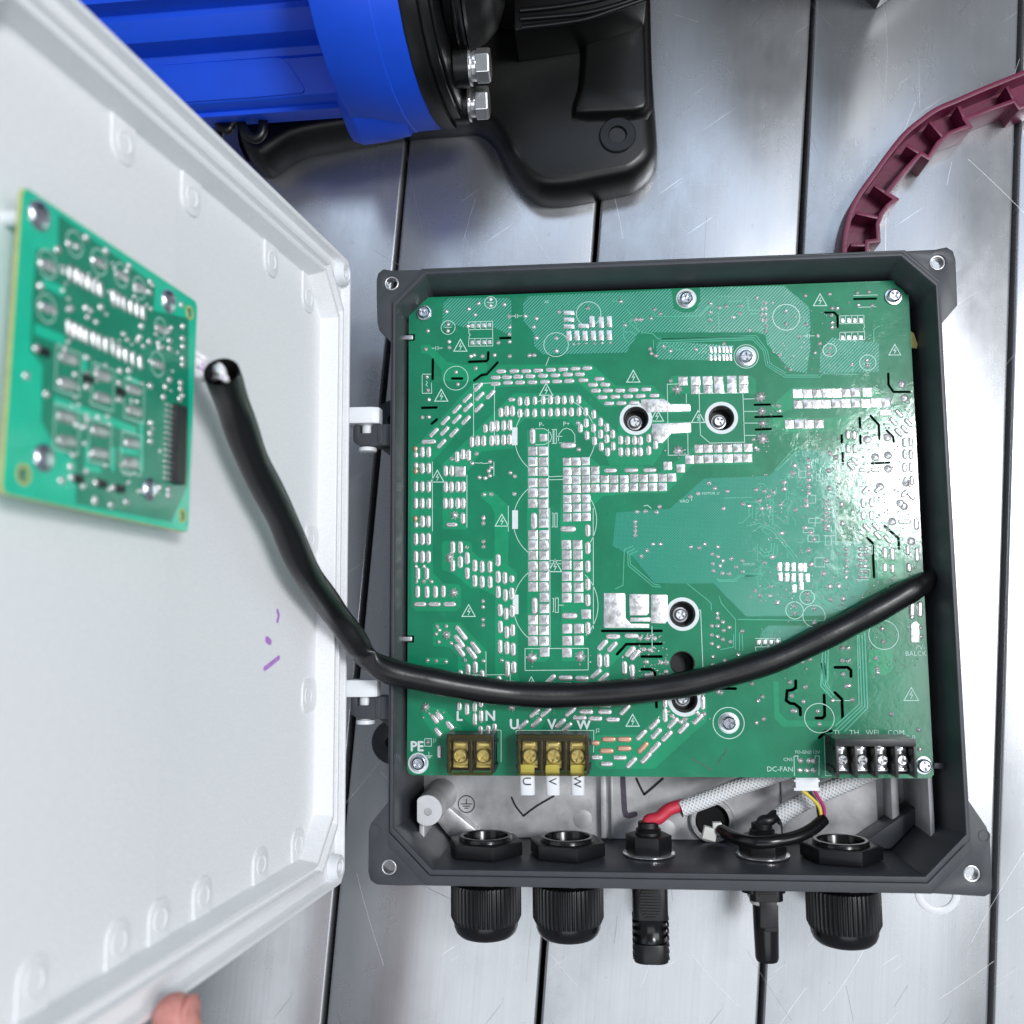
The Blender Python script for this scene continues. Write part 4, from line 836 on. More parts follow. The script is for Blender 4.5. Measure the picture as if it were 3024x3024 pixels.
# --- screw terminals
def terminal(px0, px1, pyt, pyb, h, n, cover, metal):
    x0 = U2(px0, pyt, h)[0]; x1 = U2(px1, pyt, h)[0]; y1 = U2((px0 + px1) / 2, pyt, h)[1]; y0 = U2((px0 + px1) / 2, pyb, h)[1]
    b = MB(); tw = 1.5; cw = (x1 - x0) / n
    b.box(x0, x1, y0, y1, 0.3, h * 0.45); b.box(x0, x1, y1 - 3.6, y1, h * 0.45, h)
    blk = part('terminal_block', b, 'black_plastic', pcb, bevel=0.25, smooth=40)
    for i in range(n + 1):
        xc = x0 + i * cw; xa, xb = (max(x0, xc - tw / 2), min(x1, xc + tw / 2))
        if i == 0: xb = x0 + tw
        if i == n: xa = x1 - tw
        part('divider', MB().box(xa, xb, y0 + 0.01, y1 - 3.5, h * 0.45 - 0.1, h - 0.02), 'black_plastic', blk, bevel=0.25, smooth=40)
    for yy in (y0 + 3, y1 - 5):
        part('side_rib', MB().box(x0 - 0.8, x0 + 0.1, yy - 1, yy + 1, 2, h - 3), 'black_plastic', blk, bevel=0.2)
        part('side_rib', MB().box(x1 - 0.1, x1 + 0.8, yy - 1, yy + 1, 2, h - 3), 'black_plastic', blk, bevel=0.2)
    zc = h * 0.55; ym = (y0 + y1 - 3.6) / 2
    for i in range(n):
        xm = x0 + (i + 0.5) * cw; hw = (cw - tw) / 2 - 0.5
        part('clamp_plate', MB().prism(rrect(xm - hw * 0.78, xm + hw * 0.78, y0 + 2.2, y1 - 4.6, 0.8), h * 0.45, zc), metal, blk, bevel=0.25, smooth=40)
        part('wire_guard', MB().box(xm - hw * 0.62, xm + hw * 0.62, y1 - 6.6, y1 - 5.0, zc, zc + 1.8), metal, blk, bevel=0.3, smooth=40)
        part('wire_guard', MB().box(xm - hw * 0.8, xm + hw * 0.8, y0 + 2.0, y0 + 3.4, zc, zc + 1.2), metal, blk, bevel=0.3, smooth=40)
        mb = MB(); screw_head(mb, xm, ym, zc, min(hw * 0.84, 4.3), 3.4, rnd.uniform(0, 1.5)); part('clamp_screw', mb, metal, blk, smooth=35)
    if cover:
        c = MB(); c.sheet([(x0 + 1.2, y0 - 0.6), (x1 - 1.2, y0 - 0.6), (x1 - 1.2, y1 - 0.4), (x0 + 1.2, y1 - 0.4)], h + 0.6); part('clear_cover', c, 'amber_clear', blk)
        c = MB(); c.box(x0 + 1.2, x1 - 1.2, y0 - 1.0, y0 - 0.2, h - 7, h + 0.5); part('cover_front', c, 'amber_clear', blk)
        f = MB(); f.box(x0 + 0.9, x1 - 0.9, y1 - 1.6, y1 - 0.3, h + 0.65, h + 1.6); f.box(x0 + 0.9, x1 - 0.9, y0 - 0.9, y0 + 0.2, h + 0.65, h + 1.3); f.box(x0 + 0.9, x0 + 2.0, y0 + 0.2, y1 - 1.6, h + 0.65, h + 1.6); f.box(x1 - 2.0, x1 - 0.9, y0 + 0.2, y1 - 1.6, h + 0.65, h + 1.6)
        part('cover_rim', f, 'amber_clear', blk)
    return x0, x1, y0, y1
J1 = terminal(R7(618, 0)[0], R7(975, 0)[0], R7(0, 305)[1], R7(0, 603)[1], 17, 2, True, 'brass')
J2 = terminal(R7(1150, 0)[0], R7(1700, 0)[0], R7(0, 305)[1], R7(0, 605)[1], 17, 3, True, 'brass')
J3 = terminal(R6(790, 0)[0], R6(1500, 0)[0], R6(0, 1435)[1], R6(0, 1775)[1], 22, 4, False, 'steel_bright')
# strip of yellow tape poking out past the board's edge
tp = [(276.2, U2(*T2(910, 1310), -3)[1]), U2(*T2(960, 1370), -3), U2(*T2(1015, 1530), -3), U2(*T2(1000, 1590), -3), (276.2, U2(*T2(920, 1570), -3)[1])]
part('tape_end', MB().prism(tp, -3.4, -3.0), 'tape_yellow', pcb, bevel=0.1)

# ------------------------------------------------------------------ small green board on the lid
lb = thing('lid_circuit_board', 'small bright green circuit board mounted on the inside of the white lid', 'circuit board', LP(210, 163, -12))
CT = 1.6
def B(x, y, c=CT): return LPX(*Q1(x, y), c)
cor = [LPX(*p, CT) for p in ((8, 1456), (556, 1572), (583, 893), (70, 549))]
def rounded(poly, r, n=4):
    out = []; m = len(poly)
    for i in range(m):
        p, a, b = Vector(poly[i]), Vector(poly[i - 1]), Vector(poly[(i + 1) % m]); d1 = (a - p).normalized(); d2 = (b - p).normalized()
        for k in range(n + 1):
            t_ = k / n; q = p + d1 * r * (1 - t_) ** 2 + d2 * r * t_ ** 2; out.append((q.x, q.y))
    return out
hl = [circle(*B(*p), r, 20) for p, r in (((118, 1515), 2.3), ((940, 712), 1.8), ((905, 1718), 1.8))]
part('board', MB(LP).prism(rounded(cor, 3), 0, CT, hl), 'lid_board', lb)
part('board_core', MB(LP).prism([(p[0] * 1.0, p[1]) for p in rounded([(c[0] + (0.25 if i in (0, 3) else -0.25), c[1] + (0.25 if i > 1 else -0.25)) for i, c in enumerate(cor)], 3)], 0.2, CT - 0.25, hl), 'board_edge', lb)
dk = [B(*p) for p in ((290, 225), (560, 420), (770, 575), (760, 700), (935, 740), (935, 1480), (930, 1570), (850, 1750), (375, 1660), (375, 1450), (270, 1370), (205, 1250), (210, 975), (150, 900), (160, 640), (180, 395), (285, 405))]
part('copper_area', MB(LP).sheet(dk, CT + 0.04), 'lid_board_dark', lb)
for q, wd in (('265,1145 470,1220 675,1300', 2.6), ('430,1350 430,1480 500,1490', 2.4), ('560,1380 560,1500', 2.2), ('590,1390 700,1410', 2.0), ('210,560 320,610', 3.0), ('170,790 320,850', 3.2), ('420,930 420,1010', 2.4), ('625,1030 690,1060', 2.0), ('700,1250 700,1500', 2.4)):
    part('copper_trace', MB(LP).sheet(stroke([B(*p) for p in parse(q)], wd), CT + 0.08), 'lid_board', lb)
def lsolder(fn, x, y, ang=0.0, name='solder_joint', mat='solder'):
    a0, b0 = B(x, y); c_, s_ = math.cos(ang), math.sin(ang); src = fn; mb = MB()
    mb.add([LP(a0 + p[0] * c_ - p[1] * s_, b0 + p[0] * s_ + p[1] * c_, CT + 0.06 + p[2]) for p in src.v], src.f); part(name, mb, mat, lb, smooth=50)
for p in parse('340,370 425,340 380,385 525,405 500,460 640,480 610,530 745,560 740,610 690,580 710,690 700,780 690,835 740,855 790,885 790,795 835,800 840,850 840,890 905,780 905,840 905,880 905,940 905,970 350,690 425,690 500,685 200,580 240,470 235,690 285,400 430,1020 430,1080 590,1060 590,1140 595,1000 640,1000 840,1045 820,1080 895,1060 895,1090 810,1130 890,1140 745,1075 745,1260 745,1310 745,1350 355,1530 475,1555 560,1580 470,1650 550,1665 625,1650 790,1580 835,1590 835,1620 350,1475 230,1115 130,1025 305,1545 180,890 775,970 900,672'):
    lsolder(dot_mesh(1.35, rnd.randrange(9)), *p)
for x0, y0, x1, y1, n in ((350, 515, 500, 597, 6), (560, 635, 712, 715, 6), (338, 785, 525, 872, 7), (562, 890, 692, 958, 5)):
    for i in range(n): lsolder(bar_mesh(5.6, 2.5, i + x0), x0 + rnd.uniform(-3, 3) + (x1 - x0) * i / (n - 1), y0 + (y1 - y0) * i / (n - 1), math.radians(80), 'solder_bar', 'solder_dull')
for x, y in ((340, 940), (510, 1025), (665, 1095), (335, 1065), (510, 1135), (665, 1200), (330, 1230), (495, 1300), (655, 1360), (330, 1350), (495, 1410), (650, 1460)): lsolder(bar_mesh(9.0, 3.6, int(x)), x, y, math.radians(176), 'solder_bar', 'solder_dull')
for x, y in ((235, 690), (235, 480), (490, 465), (605, 530), (695, 590), (800, 795), (785, 970)): lsolder(bar_mesh(8.0, 3.0, int(y)), x, y, math.radians(178), 'solder_bar')
for x, y in ((212, 905), (430, 1040), (592, 1105), (380, 1535), (498, 1560), (590, 1585)):
    a, b = B(x, y); part('small_component', MB(LP).box(a - 2.2, a + 2.2, b - 1.2, b + 1.2, CT, CT + 1.1), 'chip_black', lb, bevel=0.15)
ls = MB(LP)
for x, y, r in ((235, 470, 4.4), (490, 460, 4.4), (600, 525, 4.2), (690, 590, 4.0), (230, 690, 4.4), (795, 790, 4.0), (780, 965, 4.6), (370, 370, 4.2)): ls.sheet(circle(*B(x, y), r, 24), CT + 0.12, [circle(*B(x, y), r - 0.4, 24)])
for x, y in ((338, 1002), (510, 1080), (665, 1148), (330, 1290), (495, 1355), (652, 1410)):
    a, b = B(x, y); ls.sheet([(a - 6, b - 7), (a + 6, b - 7), (a + 6, b + 7), (a - 6, b + 7)], CT + 0.12, [[(a - 5.6, b - 6.6), (a + 5.6, b - 6.6), (a + 5.6, b + 6.6), (a - 5.6, b + 6.6)]])
part('silkscreen_line', ls, 'silk', lb, kind='stuff')
lj = MB(); lr_ = random.Random(9)
for i in range(150):
    x, y = lr_.uniform(300, 930), lr_.uniform(380, 1640)
    if not inside(B(x, y), dk) or (x > 830 and y > 1180): continue
    q0 = B(x, y); src = dot_mesh(lr_.uniform(0.5, 1.1), i); lj.add([LP(q0[0] + p[0], q0[1] + p[1], CT + 0.06 + p[2]) for p in src.v], src.f)
part('fine_joint', lj, 'solder_dull', lb, kind='stuff', smooth=50)
a0, b0 = B(888, 1365, CT + 1.5); chip = part('chip', MB(LP).box(a0 - 3.6, a0 + 3.4, b0 - 14.5, b0 + 14.5, CT + 0.2, CT + 2.6), 'chip_black', lb, bevel=0.25)
for i in range(14): part('chip_pin', MB(LP).box(a0 + 3.4, a0 + 7.6, b0 - 13.4 + i * 2.06 - 0.5, b0 - 13.4 + i * 2.06 + 0.5, CT + 0.1, CT + 0.6), 'solder', chip, bevel=0.1)
for x, y, r in ((190, 230, 4.6), (833, 655, 4.4), (213, 1432, 4.4), (740, 1588, 4.2)):
    a, b = B(x, y); mb = MB(LP); mb.lathe([(r, 0), (r * 0.94, 0.9), (r * 0.7, 1.6), (r * 0.35, 1.9)], (a, b, CT + 0.05), n=26); sw = part('screw', mb, 'zinc', lb, smooth=45)
    part('standoff', MB(LP).lathe([(2.4, -9.6), (2.2, 0)], (a, b, 0), n=20), 'white_smooth', sw, smooth=40)
for x, y, r in ((118, 1515, 2.3), (940, 712, 1.8), (905, 1718, 1.8)):
    c = B(x, y); part('plated_ring', MB(LP).prism(circle(*c, r + 0.9, 24), CT, CT + 0.08, [circle(*c, r, 24)]), 'board_edge', lb)

# ------------------------------------------------------------------ sleeved cable from the lid board to the case
raw = []
for px, c in (((655, 1100), 13.5), ((694, 1212), 9), ((747, 1360), 7), ((828, 1521), 7), ((896, 1676), 7)):
    a, b = LPX(*px, c); raw.append(LP(a, b, c))
for px, z in (((977, 1794), 52), ((1045, 1888), 36), ((1083, 1943), 30), ((1150, 1981), 28), ((1262, 2007), 24), ((1383, 2030), 18), ((1525, 2049), 12), ((1700, 2052), 8.6), ((1900, 2038), 8), ((2069, 2011), 8), ((2282, 1949), 8), ((2450, 1872), 8), ((2560, 1815), 8), ((2673, 1753), 7.4), ((2715, 1731), 5), ((2745, 1715), 1)):
    raw.append(U(*px, z))
path = smooth_path(raw, 8)
rad = []
for i, p in enumerate(path):
    t_ = i / 8.0; k = math.exp(-((t_ - 7.0) / 0.4) ** 2); e = min(1, max(0, (t_ - 17.6) / 2.0)); r = 6.8 + 0.18 * math.sin(i * 0.7)
    rad.append((r * (1 + 0.22 * k), r * (1 - 0.65 * k) * (1 - 0.35 * e)))
cable = thing('sleeved_cable', 'thick black tubular sleeve looping from the lid board across the main board', 'cable', path[0])
part('sleeve', MB().tube(path, rad, 20, caps=False), 'sleeve_black', cable, smooth=60)
inn = [(ra * 0.86, rb * 0.86) for ra, rb in rad[:14]]
part('sleeve_bore', MB().tube(path[:14], inn, 20, caps=False), 'void_black', cable, smooth=60)
d0 = Vector(path[0]) - Vector(path[2]); d0.normalize(); p0 = Vector(path[0])
lip = MB(); lip.tube([tuple(p0 - d0 * 0.6), tuple(p0 + d0 * 0.25)], [rad[0], rad[0]], 20, caps=False); lip.tube([tuple(p0 - d0 * 0.6), tuple(p0 + d0 * 0.25)], [inn[0], inn[0]], 20, caps=False)
part('sleeve_lip', lip, 'sleeve_black', cable, smooth=60)
t = NT('striped_wire'); t.b.inputs['Roughness'].default_value = 0.4
t.l(t.ramp(t.noise(300, 1, 0.3), [(0.66, lin(246, 244, 248)), (0.68, lin(190, 130, 210))]), t.b.inputs['Base Color'])
st = LPX(575, 1068, -3)
for i in range(5):
    s0 = LP(st[0] + 6, st[1] + 4 - i * 2.3, -2.5 - (i % 2)); s1 = LP(st[0] - 2, st[1] + 1.0 - i * 2.0, 1 - (i % 2)); e0 = tuple(p0 + Vector((0.2 * (i - 2), 0.9 * (2 - i), 1.2 * (i % 3 - 1)))); e1 = tuple(Vector(path[4]) + Vector((0.5 * (i - 2), 0.5 * (i % 3 - 1), 0)))
    part('ribbon_wire', MB().tube(smooth_path([s0, s1, e0, e1], 6), 1.25, 8), 'striped_wire', cable, smooth=60)

# ------------------------------------------------------------------ cable glands through the lower wall
GZ = -13.0
def gland(x, label):
    g = thing('cable_gland', label, 'cable gland', (x, -48.5, GZ), 'ribbed black cable glands in the lower wall')
    c = (x, 0, GZ)
    hexn = [(x + 21.2 * math.cos(math.radians(a + 14)), GZ + 21.2 * math.sin(math.radians(a + 14))) for a in range(0, 360, 60)]
    part('lock_nut', MB().prism(hexn, -43.4, -36.0, [[(p[0], p[1]) for p in circle(x, GZ, 13.8, 36)]], m=lambda X, Z, Y: (X, Y, Z)), 'black_plastic', g, bevel=0.8, smooth=40, bang=40)
    part('thread_tube', MB().lathe([(14.6, -43), (14.6, -34.6), (14.0, -33.8), (12.4, -33.8), (12.0, -34.6), (11.8, -56), (0.2, -56.2)], c, 'y', 40, caps=False), 'black_gloss', g, smooth=40)
    part('collar', MB().lathe([(17.2, -52.6), (17.6, -53.4), (17.6, -55.2), (15.0, -55.8), (15.0, -57.6), (17.4, -58)], c, 'y', 40), 'black_gloss', g, smooth=40)
    n = 48; prof = []
    for y, k in ((-57.8, 0.90), (-58.6, 0.985), (-60.5, 1.0), (-76.0, 1.0), (-78.6, 0.965)):
        lp_ = []
        for i in range(n * 4):
            a = 2 * math.pi * i / (n * 4); r = 18.6 * k + (0.6 if (i % 4) in (1, 2) else -0.35) * (1 if 0.98 < k else 0.0)
            lp_.append((x - r * math.cos(a), y, GZ + r * math.sin(a)))
        prof.append(lp_)
    cap = part('ribbed_cap', MB().loft(prof, True, True), 'black_plastic', g, smooth=30)
    part('cap_dome', MB().lathe([(17.6, -78.4), (17.3, -81.5), (16.2, -84.2), (14.2, -86.2), (11.5, -87.2), (10.2, -87.0), (9.6, -84)], c, 'y', 40), 'black_gloss', cap, smooth=60)
    return g
gx = [U2(*R7(893, 1640), GZ + 14)[0], U2(*R7(1533, 1640), GZ + 14)[0], U2(*Q5(508, 1330), GZ + 14)[0]]
g0 = gland(gx[0], 'leftmost of the three ribbed black cable glands, nearest the hinged lid')
copy_tree(g0, (gx[1], -48.5, GZ), 'middle ribbed black cable gland, below the white U V W wire sleeves')
copy_tree(g0, (gx[2], -48.5, GZ), 'rightmost ribbed black cable gland, below the four-screw terminal block')

# ------------------------------------------------------------------ two plug connectors through the lower wall
def inner_nut(c, x, z):
    hx = [(x + 12.6 * math.cos(math.radians(a + 8)), z + 12.6 * math.sin(math.radians(a + 8))) for a in range(0, 360, 60)]
    part('hex_nut', MB().prism(hx, -42.4, -33.0, m=lambda X, Z, Y: (X, Y, Z)), 'black_plastic', c, bevel=0.7, smooth=40, bang=40)
    part('steel_washer', MB().lathe([(13.8, -43.4), (14.2, -43.2), (14.2, -42.6), (13.8, -42.4)], (x, 0, z), 'y', 40), 'steel_bright', c, smooth=40)
    part('threaded_stub', MB().lathe([(7.2, -33.1), (7.2, -31.6), (6.6, -31.0), (6.9, -30.4), (6.4, -29.8), (5.6, -29.4), (5.6, -26.6), (5.0, -26.2), (3.7, -26.2), (3.5, -29)], (x, 0, z), 'y', 28, caps=False), 'black_plastic', c, smooth=40)
CZ = -16.0
x1 = U2(*R8(368, 1400), CZ + 8)[0]; x2 = U2(*R8(1255, 1400), CZ + 8)[0]
c1 = thing('panel_connector', 'black plug connector with an oval ribbed grip and open end, below the red wire', 'connector', (x1, -48, CZ), 'plug connectors in the lower wall')
inner_nut(c1, x1, CZ)
part('collar', MB().prism(octo(x1 - 11.6, x1 + 11.6, CZ - 10, CZ + 8, 4), -60, -52.8, m=lambda X, Z, Y: (X, Y, Z)), 'black_plastic', c1, bevel=0.6, smooth=40)
gp = part('grip_body', MB().prism(rrect(x1 - 9.3, x1 + 9.3, CZ - 9, CZ + 9, 3.5), -76, -53, m=lambda X, Z, Y: (X, Y, Z)), 'black_plastic', c1, bevel=0.5, smooth=40, bang=40)
part('oval_pad', MB().prism(circle(x1, -66.0, 6.4, 30, 0, 9.4), CZ + 8.8, CZ + 9.5), 'black_plastic', gp, bevel=0.2, smooth=40)
for i in range(12):
    y = -74.2 + i * 1.5; hw = 6.0 * math.sqrt(max(0.02, 1 - ((y + 66.0) / 9.4) ** 2)); part('grip_rib', MB().box(x1 - hw, x1 + hw, y - 0.4, y + 0.4, CZ + 9.4, CZ + 10.1), 'black_plastic', gp, bevel=0.15)
for s_ in (-1, 1):
    for i in range(7): part('side_tooth', MB().box(x1 + s_ * 9.2 - 0.5, x1 + s_ * 9.2 + 0.5, -97 + i * 3.4, -95.4 + i * 3.4, CZ - 4, CZ + 5), 'black_plastic', gp, bevel=0.2)
part('saddle', MB().loft([[(x1 + p[0] * k, y, CZ + p[1] * k + dz) for p in circle(0, 0, 9, 28)] for y, k, dz in ((-75.6, 1.0, -1), (-78, 0.97, -2.5), (-86, 0.97, -2.5), (-89, 1.0, -1))]), 'black_gloss', c1, smooth=50)
part('end_ring', MB().prism(rrect(x1 - 9.2, x1 + 9.2, CZ - 9, CZ + 9, 6), -98.5, -88.5, [circle(x1, CZ, 5.5, 24)], m=lambda X, Z, Y: (X, Y, Z)), 'black_plastic', c1, bevel=0.6, smooth=40, bang=40)
c2 = thing('panel_connector', 'black plug connector with a slim round tip and spring clips, below the black wire', 'connector', (x2, -48, CZ), 'plug connectors in the lower wall')
inner_nut(c2, x2, CZ)
part('collar', MB().prism(octo(x2 - 12.2, x2 + 10.6, CZ - 10, CZ + 8, 4), -62, -52.8, m=lambda X, Z, Y: (X, Y, Z)), 'black_plastic', c2, bevel=0.6, smooth=40)
hd = part('head_body', MB().prism(octo(x2 - 8.4, x2 + 8.8, CZ - 9, CZ + 9, 2.5), -65.5, -53, m=lambda X, Z, Y: (X, Y, Z)), 'black_plastic', c2, bevel=0.5, smooth=40, bang=40)
part('oval_pad', MB().prism(circle(x2, -57.5, 6.2, 30, 0, 6.4), CZ + 8.8, CZ + 9.6), 'black_plastic', hd, bevel=0.2, smooth=40)
for i in range(6): part('grip_rib', MB().box(x2 - 5.4 + 0.2 * i, x2 + 5.4 - 0.2 * i, -56 - i * 1.2, -55.4 - i * 1.2, CZ + 9.5, CZ + 10.1), 'black_plastic', hd, bevel=0.12)
part('seal_ring', MB().lathe([(7.2, -65.5), (7.8, -66.4), (7.8, -67.4), (7.2, -68.2)], (x2, 0, CZ), 'y', 30), 'nylon', c2, smooth=60)
part('plug_tip', MB().lathe([(6.8, -65), (6.6, -80), (6.2, -96), (5.6, -97.6), (4.2, -97.6), (3.8, -92), (0.2, -91.5)], (x2 + 0.4, 0, CZ), 'y', 30, caps=False), 'black_gloss', c2, smooth=50)
part('spring_clip', MB().box(x2 - 3.6, x2 + 5.4, -79, -65, CZ + 4, CZ + 8.2), 'black_plastic', c2, bevel=0.7, smooth=40)
part('spring_clip', MB().box(x2 - 1.4, x2 + 5.8, -81, -77, CZ + 3, CZ + 7.4), 'black_plastic', c2, bevel=0.7, smooth=40)

# ------------------------------------------------------------------ wires inside the case
def braid_tube(name, pts, r, parent):
    pth = smooth_path(pts, 8); n = 20; m = len(pth); mb = MB().tube(pth, r, n, caps=False)
    o = part(name, mb, 'braid', parent, smooth=60); me = o.data; uv = me.uv_layers.new(name='UVMap')
    ln = [0.0]
    for i in range(1, m): ln.append(ln[-1] + (Vector(pth[i]) - Vector(pth[i - 1])).length)
    org = ORG[parent.name]; P3 = [(Vector(p) - Vector(org)) * S for p in pth]
    for poly in me.polygons:
        for li in poly.loop_indices:
            co = me.vertices[me.loops[li].vertex_index].co; k = min(range(m), key=lambda q: (P3[q] - co).length_squared)
            d = co - P3[k]; tdir = (P3[min(k + 1, m - 1)] - P3[max(k - 1, 0)]).normalized(); a = Vector((0, 0, 1)).cross(tdir).normalized(); b = tdir.cross(a)
            ang = (math.atan2(d.dot(b), d.dot(a)) / (2 * math.pi)) % 1.0; uv.data[li].uv = (ln[k] / 2.2, ang * 9)
    return o
w1 = thing('red_wire', 'red wire leaving its plug into a white braided sleeve', 'wire', (x1, -24, CZ))
rp = [(x1, -31, CZ), (x1 + 0.3, -26, CZ), U(*R8(425, 555), -16), U(*R8(505, 490), -19), U(*R8(620, 455), -21), U(*R8(760, 420), -23)]
part('insulation', MB().tube(smooth_path(rp, 7), 3.4, 16), 'red_ins', w1, smooth=60)
braid_tube('braided_sleeve', [U(*R8(588, 488), -20), U(*R8(800, 410), -23), U(*R8(1000, 330), -25), U(*R8(1200, 262), -26), U(*R8(1450, 180), -28), U(*R8(1700, 90), -30)], 4.6, w1)
w2 = thing('black_wire', 'black wire leaving its plug into a white braided sleeve', 'wire', (x2, -24, CZ))
rp = [(x2, -31, CZ), (x2 + 0.3, -26, CZ), U(*R8(1265, 572), -16), U(*R8(1310, 540), -19), U(*R8(1400, 500), -21)]
part('insulation', MB().tube(smooth_path(rp, 7), 3.2, 16), 'black_rubber', w2, smooth=60)
braid_tube('braided_sleeve', [U(*R8(1322, 558), -20), U(*R8(1450, 475), -23), U(*R8(1620, 385), -26), U(*R8(1860, 285), -28), U(*R8(2050, 200), -30), U(*R8(2250, 100), -32)], 4.9, w2)
# fan lead: white plug on the board edge, three thin wires, black tube, loose white plug
fan = thing('fan_lead', 'thin fan lead with white plugs, coloured wires and a curved black tube', 'cable', U(*R8(1550, 300), -6))
fa = U2(*R8(1462, 262), -4); fb = U2(*R8(1642, 350), -4)
part('plug_housing', MB().box(fa[0], fb[0] - 0.2, fb[1] + 1.6, fa[1] + 3, -9, -2.2), 'white_smooth', fan, bevel=0.4, smooth=40)
part('plug_flange', MB().box(fa[0] - 0.9, fb[0] + 0.4, fb[1] + 0.2, fb[1] + 1.8, -9.4, -2.6), 'white_smooth', fan, bevel=0.3, smooth=40)
part('plug_flange', MB().box(fa[0] - 0.9, fb[0] + 0.4, fa[1] - 1.0, fa[1] + 0.2, -9.2, -1.8), 'white_smooth', fan, bevel=0.3, smooth=40)
tend = U(*R8(1672, 572), -10)
for mat, pts in (('yellow_ins', ((1515, 345), (1560, 380), (1625, 440), (1655, 500), (1660, 560))), ('black_rubber', ((1568, 345), (1600, 390), (1632, 450), (1640, 510), (1652, 560))), ('magenta_ins', ((1608, 345), (1640, 400), (1675, 460), (1685, 510), (1680, 560)))):
    part('thin_wire', MB().tube(smooth_path([U(*R8(*p), -7 + i * -0.6 + (0.8 if mat == 'yellow_ins' else 0)) for i, p in enumerate(pts)], 6), 0.95, 10), mat, fan, smooth=60)
tp_ = [U(*R8(1680, 565), -9), U(*R8(1600, 635), -4), U(*R8(1480, 695), 2), U(*R8(1330, 730), 6), U(*R8(1180, 742), 6), U(*R8(1060, 725), 1), U(*R8(960, 685), -8), U(*R8(895, 648), -14)]
part('tube', MB().tube(smooth_path(tp_, 7), 3.3, 18), 'black_gloss', fan, smooth=60)
e = U2(*R8(820, 672), -16); mb = MB(lambda x, y, z: (e[0] + x * 0.95 + y * 0.25, e[1] - x * 0.25 + y * 0.95, -16 + z)); mb.box(-4.2, 3.2, -3.4, 3.2, -2.5, 2.5); part('loose_plug', mb, 'nylon', fan, bevel=0.5, smooth=40)
e2 = U2(*R8(872, 612), -15); mb = MB(); mb.box(e2[0] - 2.6, e2[0] + 2.2, e2[1] - 1.6, e2[1] + 1.8, -17, -13); part('loose_plug', mb, 'nylon', fan, bevel=0.6, smooth=40)

# ------------------------------------------------------------------ lettered sleeves on the motor leads
for ch, xa, xb in (('U', 1172, 1286), ('V', 1370, 1476), ('W', 1559, 1663)):
    p0_ = U2(*R7((xa + xb) / 2, 605), 9); y0_ = J2[2]; xm = p0_[0]; hw = mm(R7, (xb - xa) / 2) * 0.97
    wm = thing('wire_marker', 'white wire sleeve printed %s on the lead of the three-screw terminal' % ch, 'wire sleeve', (xm, y0_, 9), 'lettered wire sleeves')
    part('crimp_cover', MB().prism(rrect(xm - hw * 0.98, xm + hw * 0.98, y0_ - 1.2, y0_ + 3.8, 1.0), 7.0, 12.2), 'ferrule_yellow', wm, bevel=0.8, smooth=40)
    ye = U2(*R7((xa + xb) / 2, 757), 8)[1]
    # flattened tube that droops a little towards its open end
    lps = []
    for k in range(7):
        t_ = k / 6.0; y = y0_ - 0.4 + (ye - y0_) * t_; z = 9.4 - 1.8 * t_ * t_
        lps.append([(xm + hw * math.copysign(abs(math.cos(a)) ** 0.6, math.cos(a)), y, z + 3.0 * math.copysign(abs(math.sin(a)) ** 0.8, math.sin(a))) for a in [2 * math.pi * i / 20 for i in range(20)]])
    sl = part('sleeve', MB().loft(lps, True, True), 'white_smooth', wm, smooth=50)
    tm = MB(); put_text(tm, ch, xm, y0_ + (ye - y0_) * 0.40, hw * 1.1, 12.32, -math.pi / 2, None, 1.05); part('printed_letter', tm, 'marker_black', sl)

# ------------------------------------------------------------------ flat white ring on the bench
c = U2(*Q5(1130, 1165), -58)
ring = thing('bench_ring', 'flat white ring on the bench, half under the case corner', 'washer', (*c, -58))
part('ring', MB().lathe([(12.6, 0.03), (12.6, 0.4), (12.0, 0.7), (9.0, 0.7), (8.6, 0.4), (8.6, 0.03)], (*c, -58), n=40, caps=False), 'white_smooth', ring, smooth=40)

# ------------------------------------------------------------------ water pump with a blue motor
def inset(poly, d):
    out = []; n = len(poly); A = sum(poly[i][0] * poly[(i + 1) % n][1] - poly[(i + 1) % n][0] * poly[i][1] for i in range(n)); sg = 1 if A > 0 else -1
    for i in range(n):
        p, a, b = Vector(poly[i]), Vector(poly[i - 1]), Vector(poly[(i + 1) % n]); e1 = (p - a).normalized(); e2 = (b - p).normalized()
        nrm = Vector((-(e1.y + e2.y), e1.x + e2.x)); nrm.normalize(); k = max(0.5, nrm.dot(Vector((-e1.y, e1.x)))); q = p + nrm * (d * sg / k); out.append((q.x, q.y))
    return out
pump = thing('water_pump', 'blue motor water pump on a black moulded foot, behind the white lid', 'pump', (0, 430, -58))
fo = [(1885, -330), (1906, 0), (1911, 52), (1926, 260), (1933, 362), (1940, 466), (1932, 512), (1912, 542), (1884, 565), (1854, 580), (1761, 598), (1690, 612), (1637, 616), (1600, 612), (1572, 598), (1550, 582), (1531, 560), (1512, 535), (1495, 508), (1480, 475), (1462, 446), (1442, 424), (1415, 408), (1380, 404), (1207, 420), (1100, 437), (980, 455), (900, 474), (850, 505), (812, 530), (770, 515), (742, 470), (735, 410), (735, -330)]
foot = [U2(u, v, -58) for u, v in fo]
foot = [(p[0], p[1]) for p in smooth_path(foot, 2)]
fl = []
for d, z in ((0.8, -58), (0.0, -55), (0.4, -46), (1.6, -38.5), (3.6, -34), (6.4, -31.6), (9.0, -31)): fl.append([(x, y, z) for x, y in inset(foot, d)])
part('foot', MB().loft(fl), 'pump_black', pump, smooth=60)
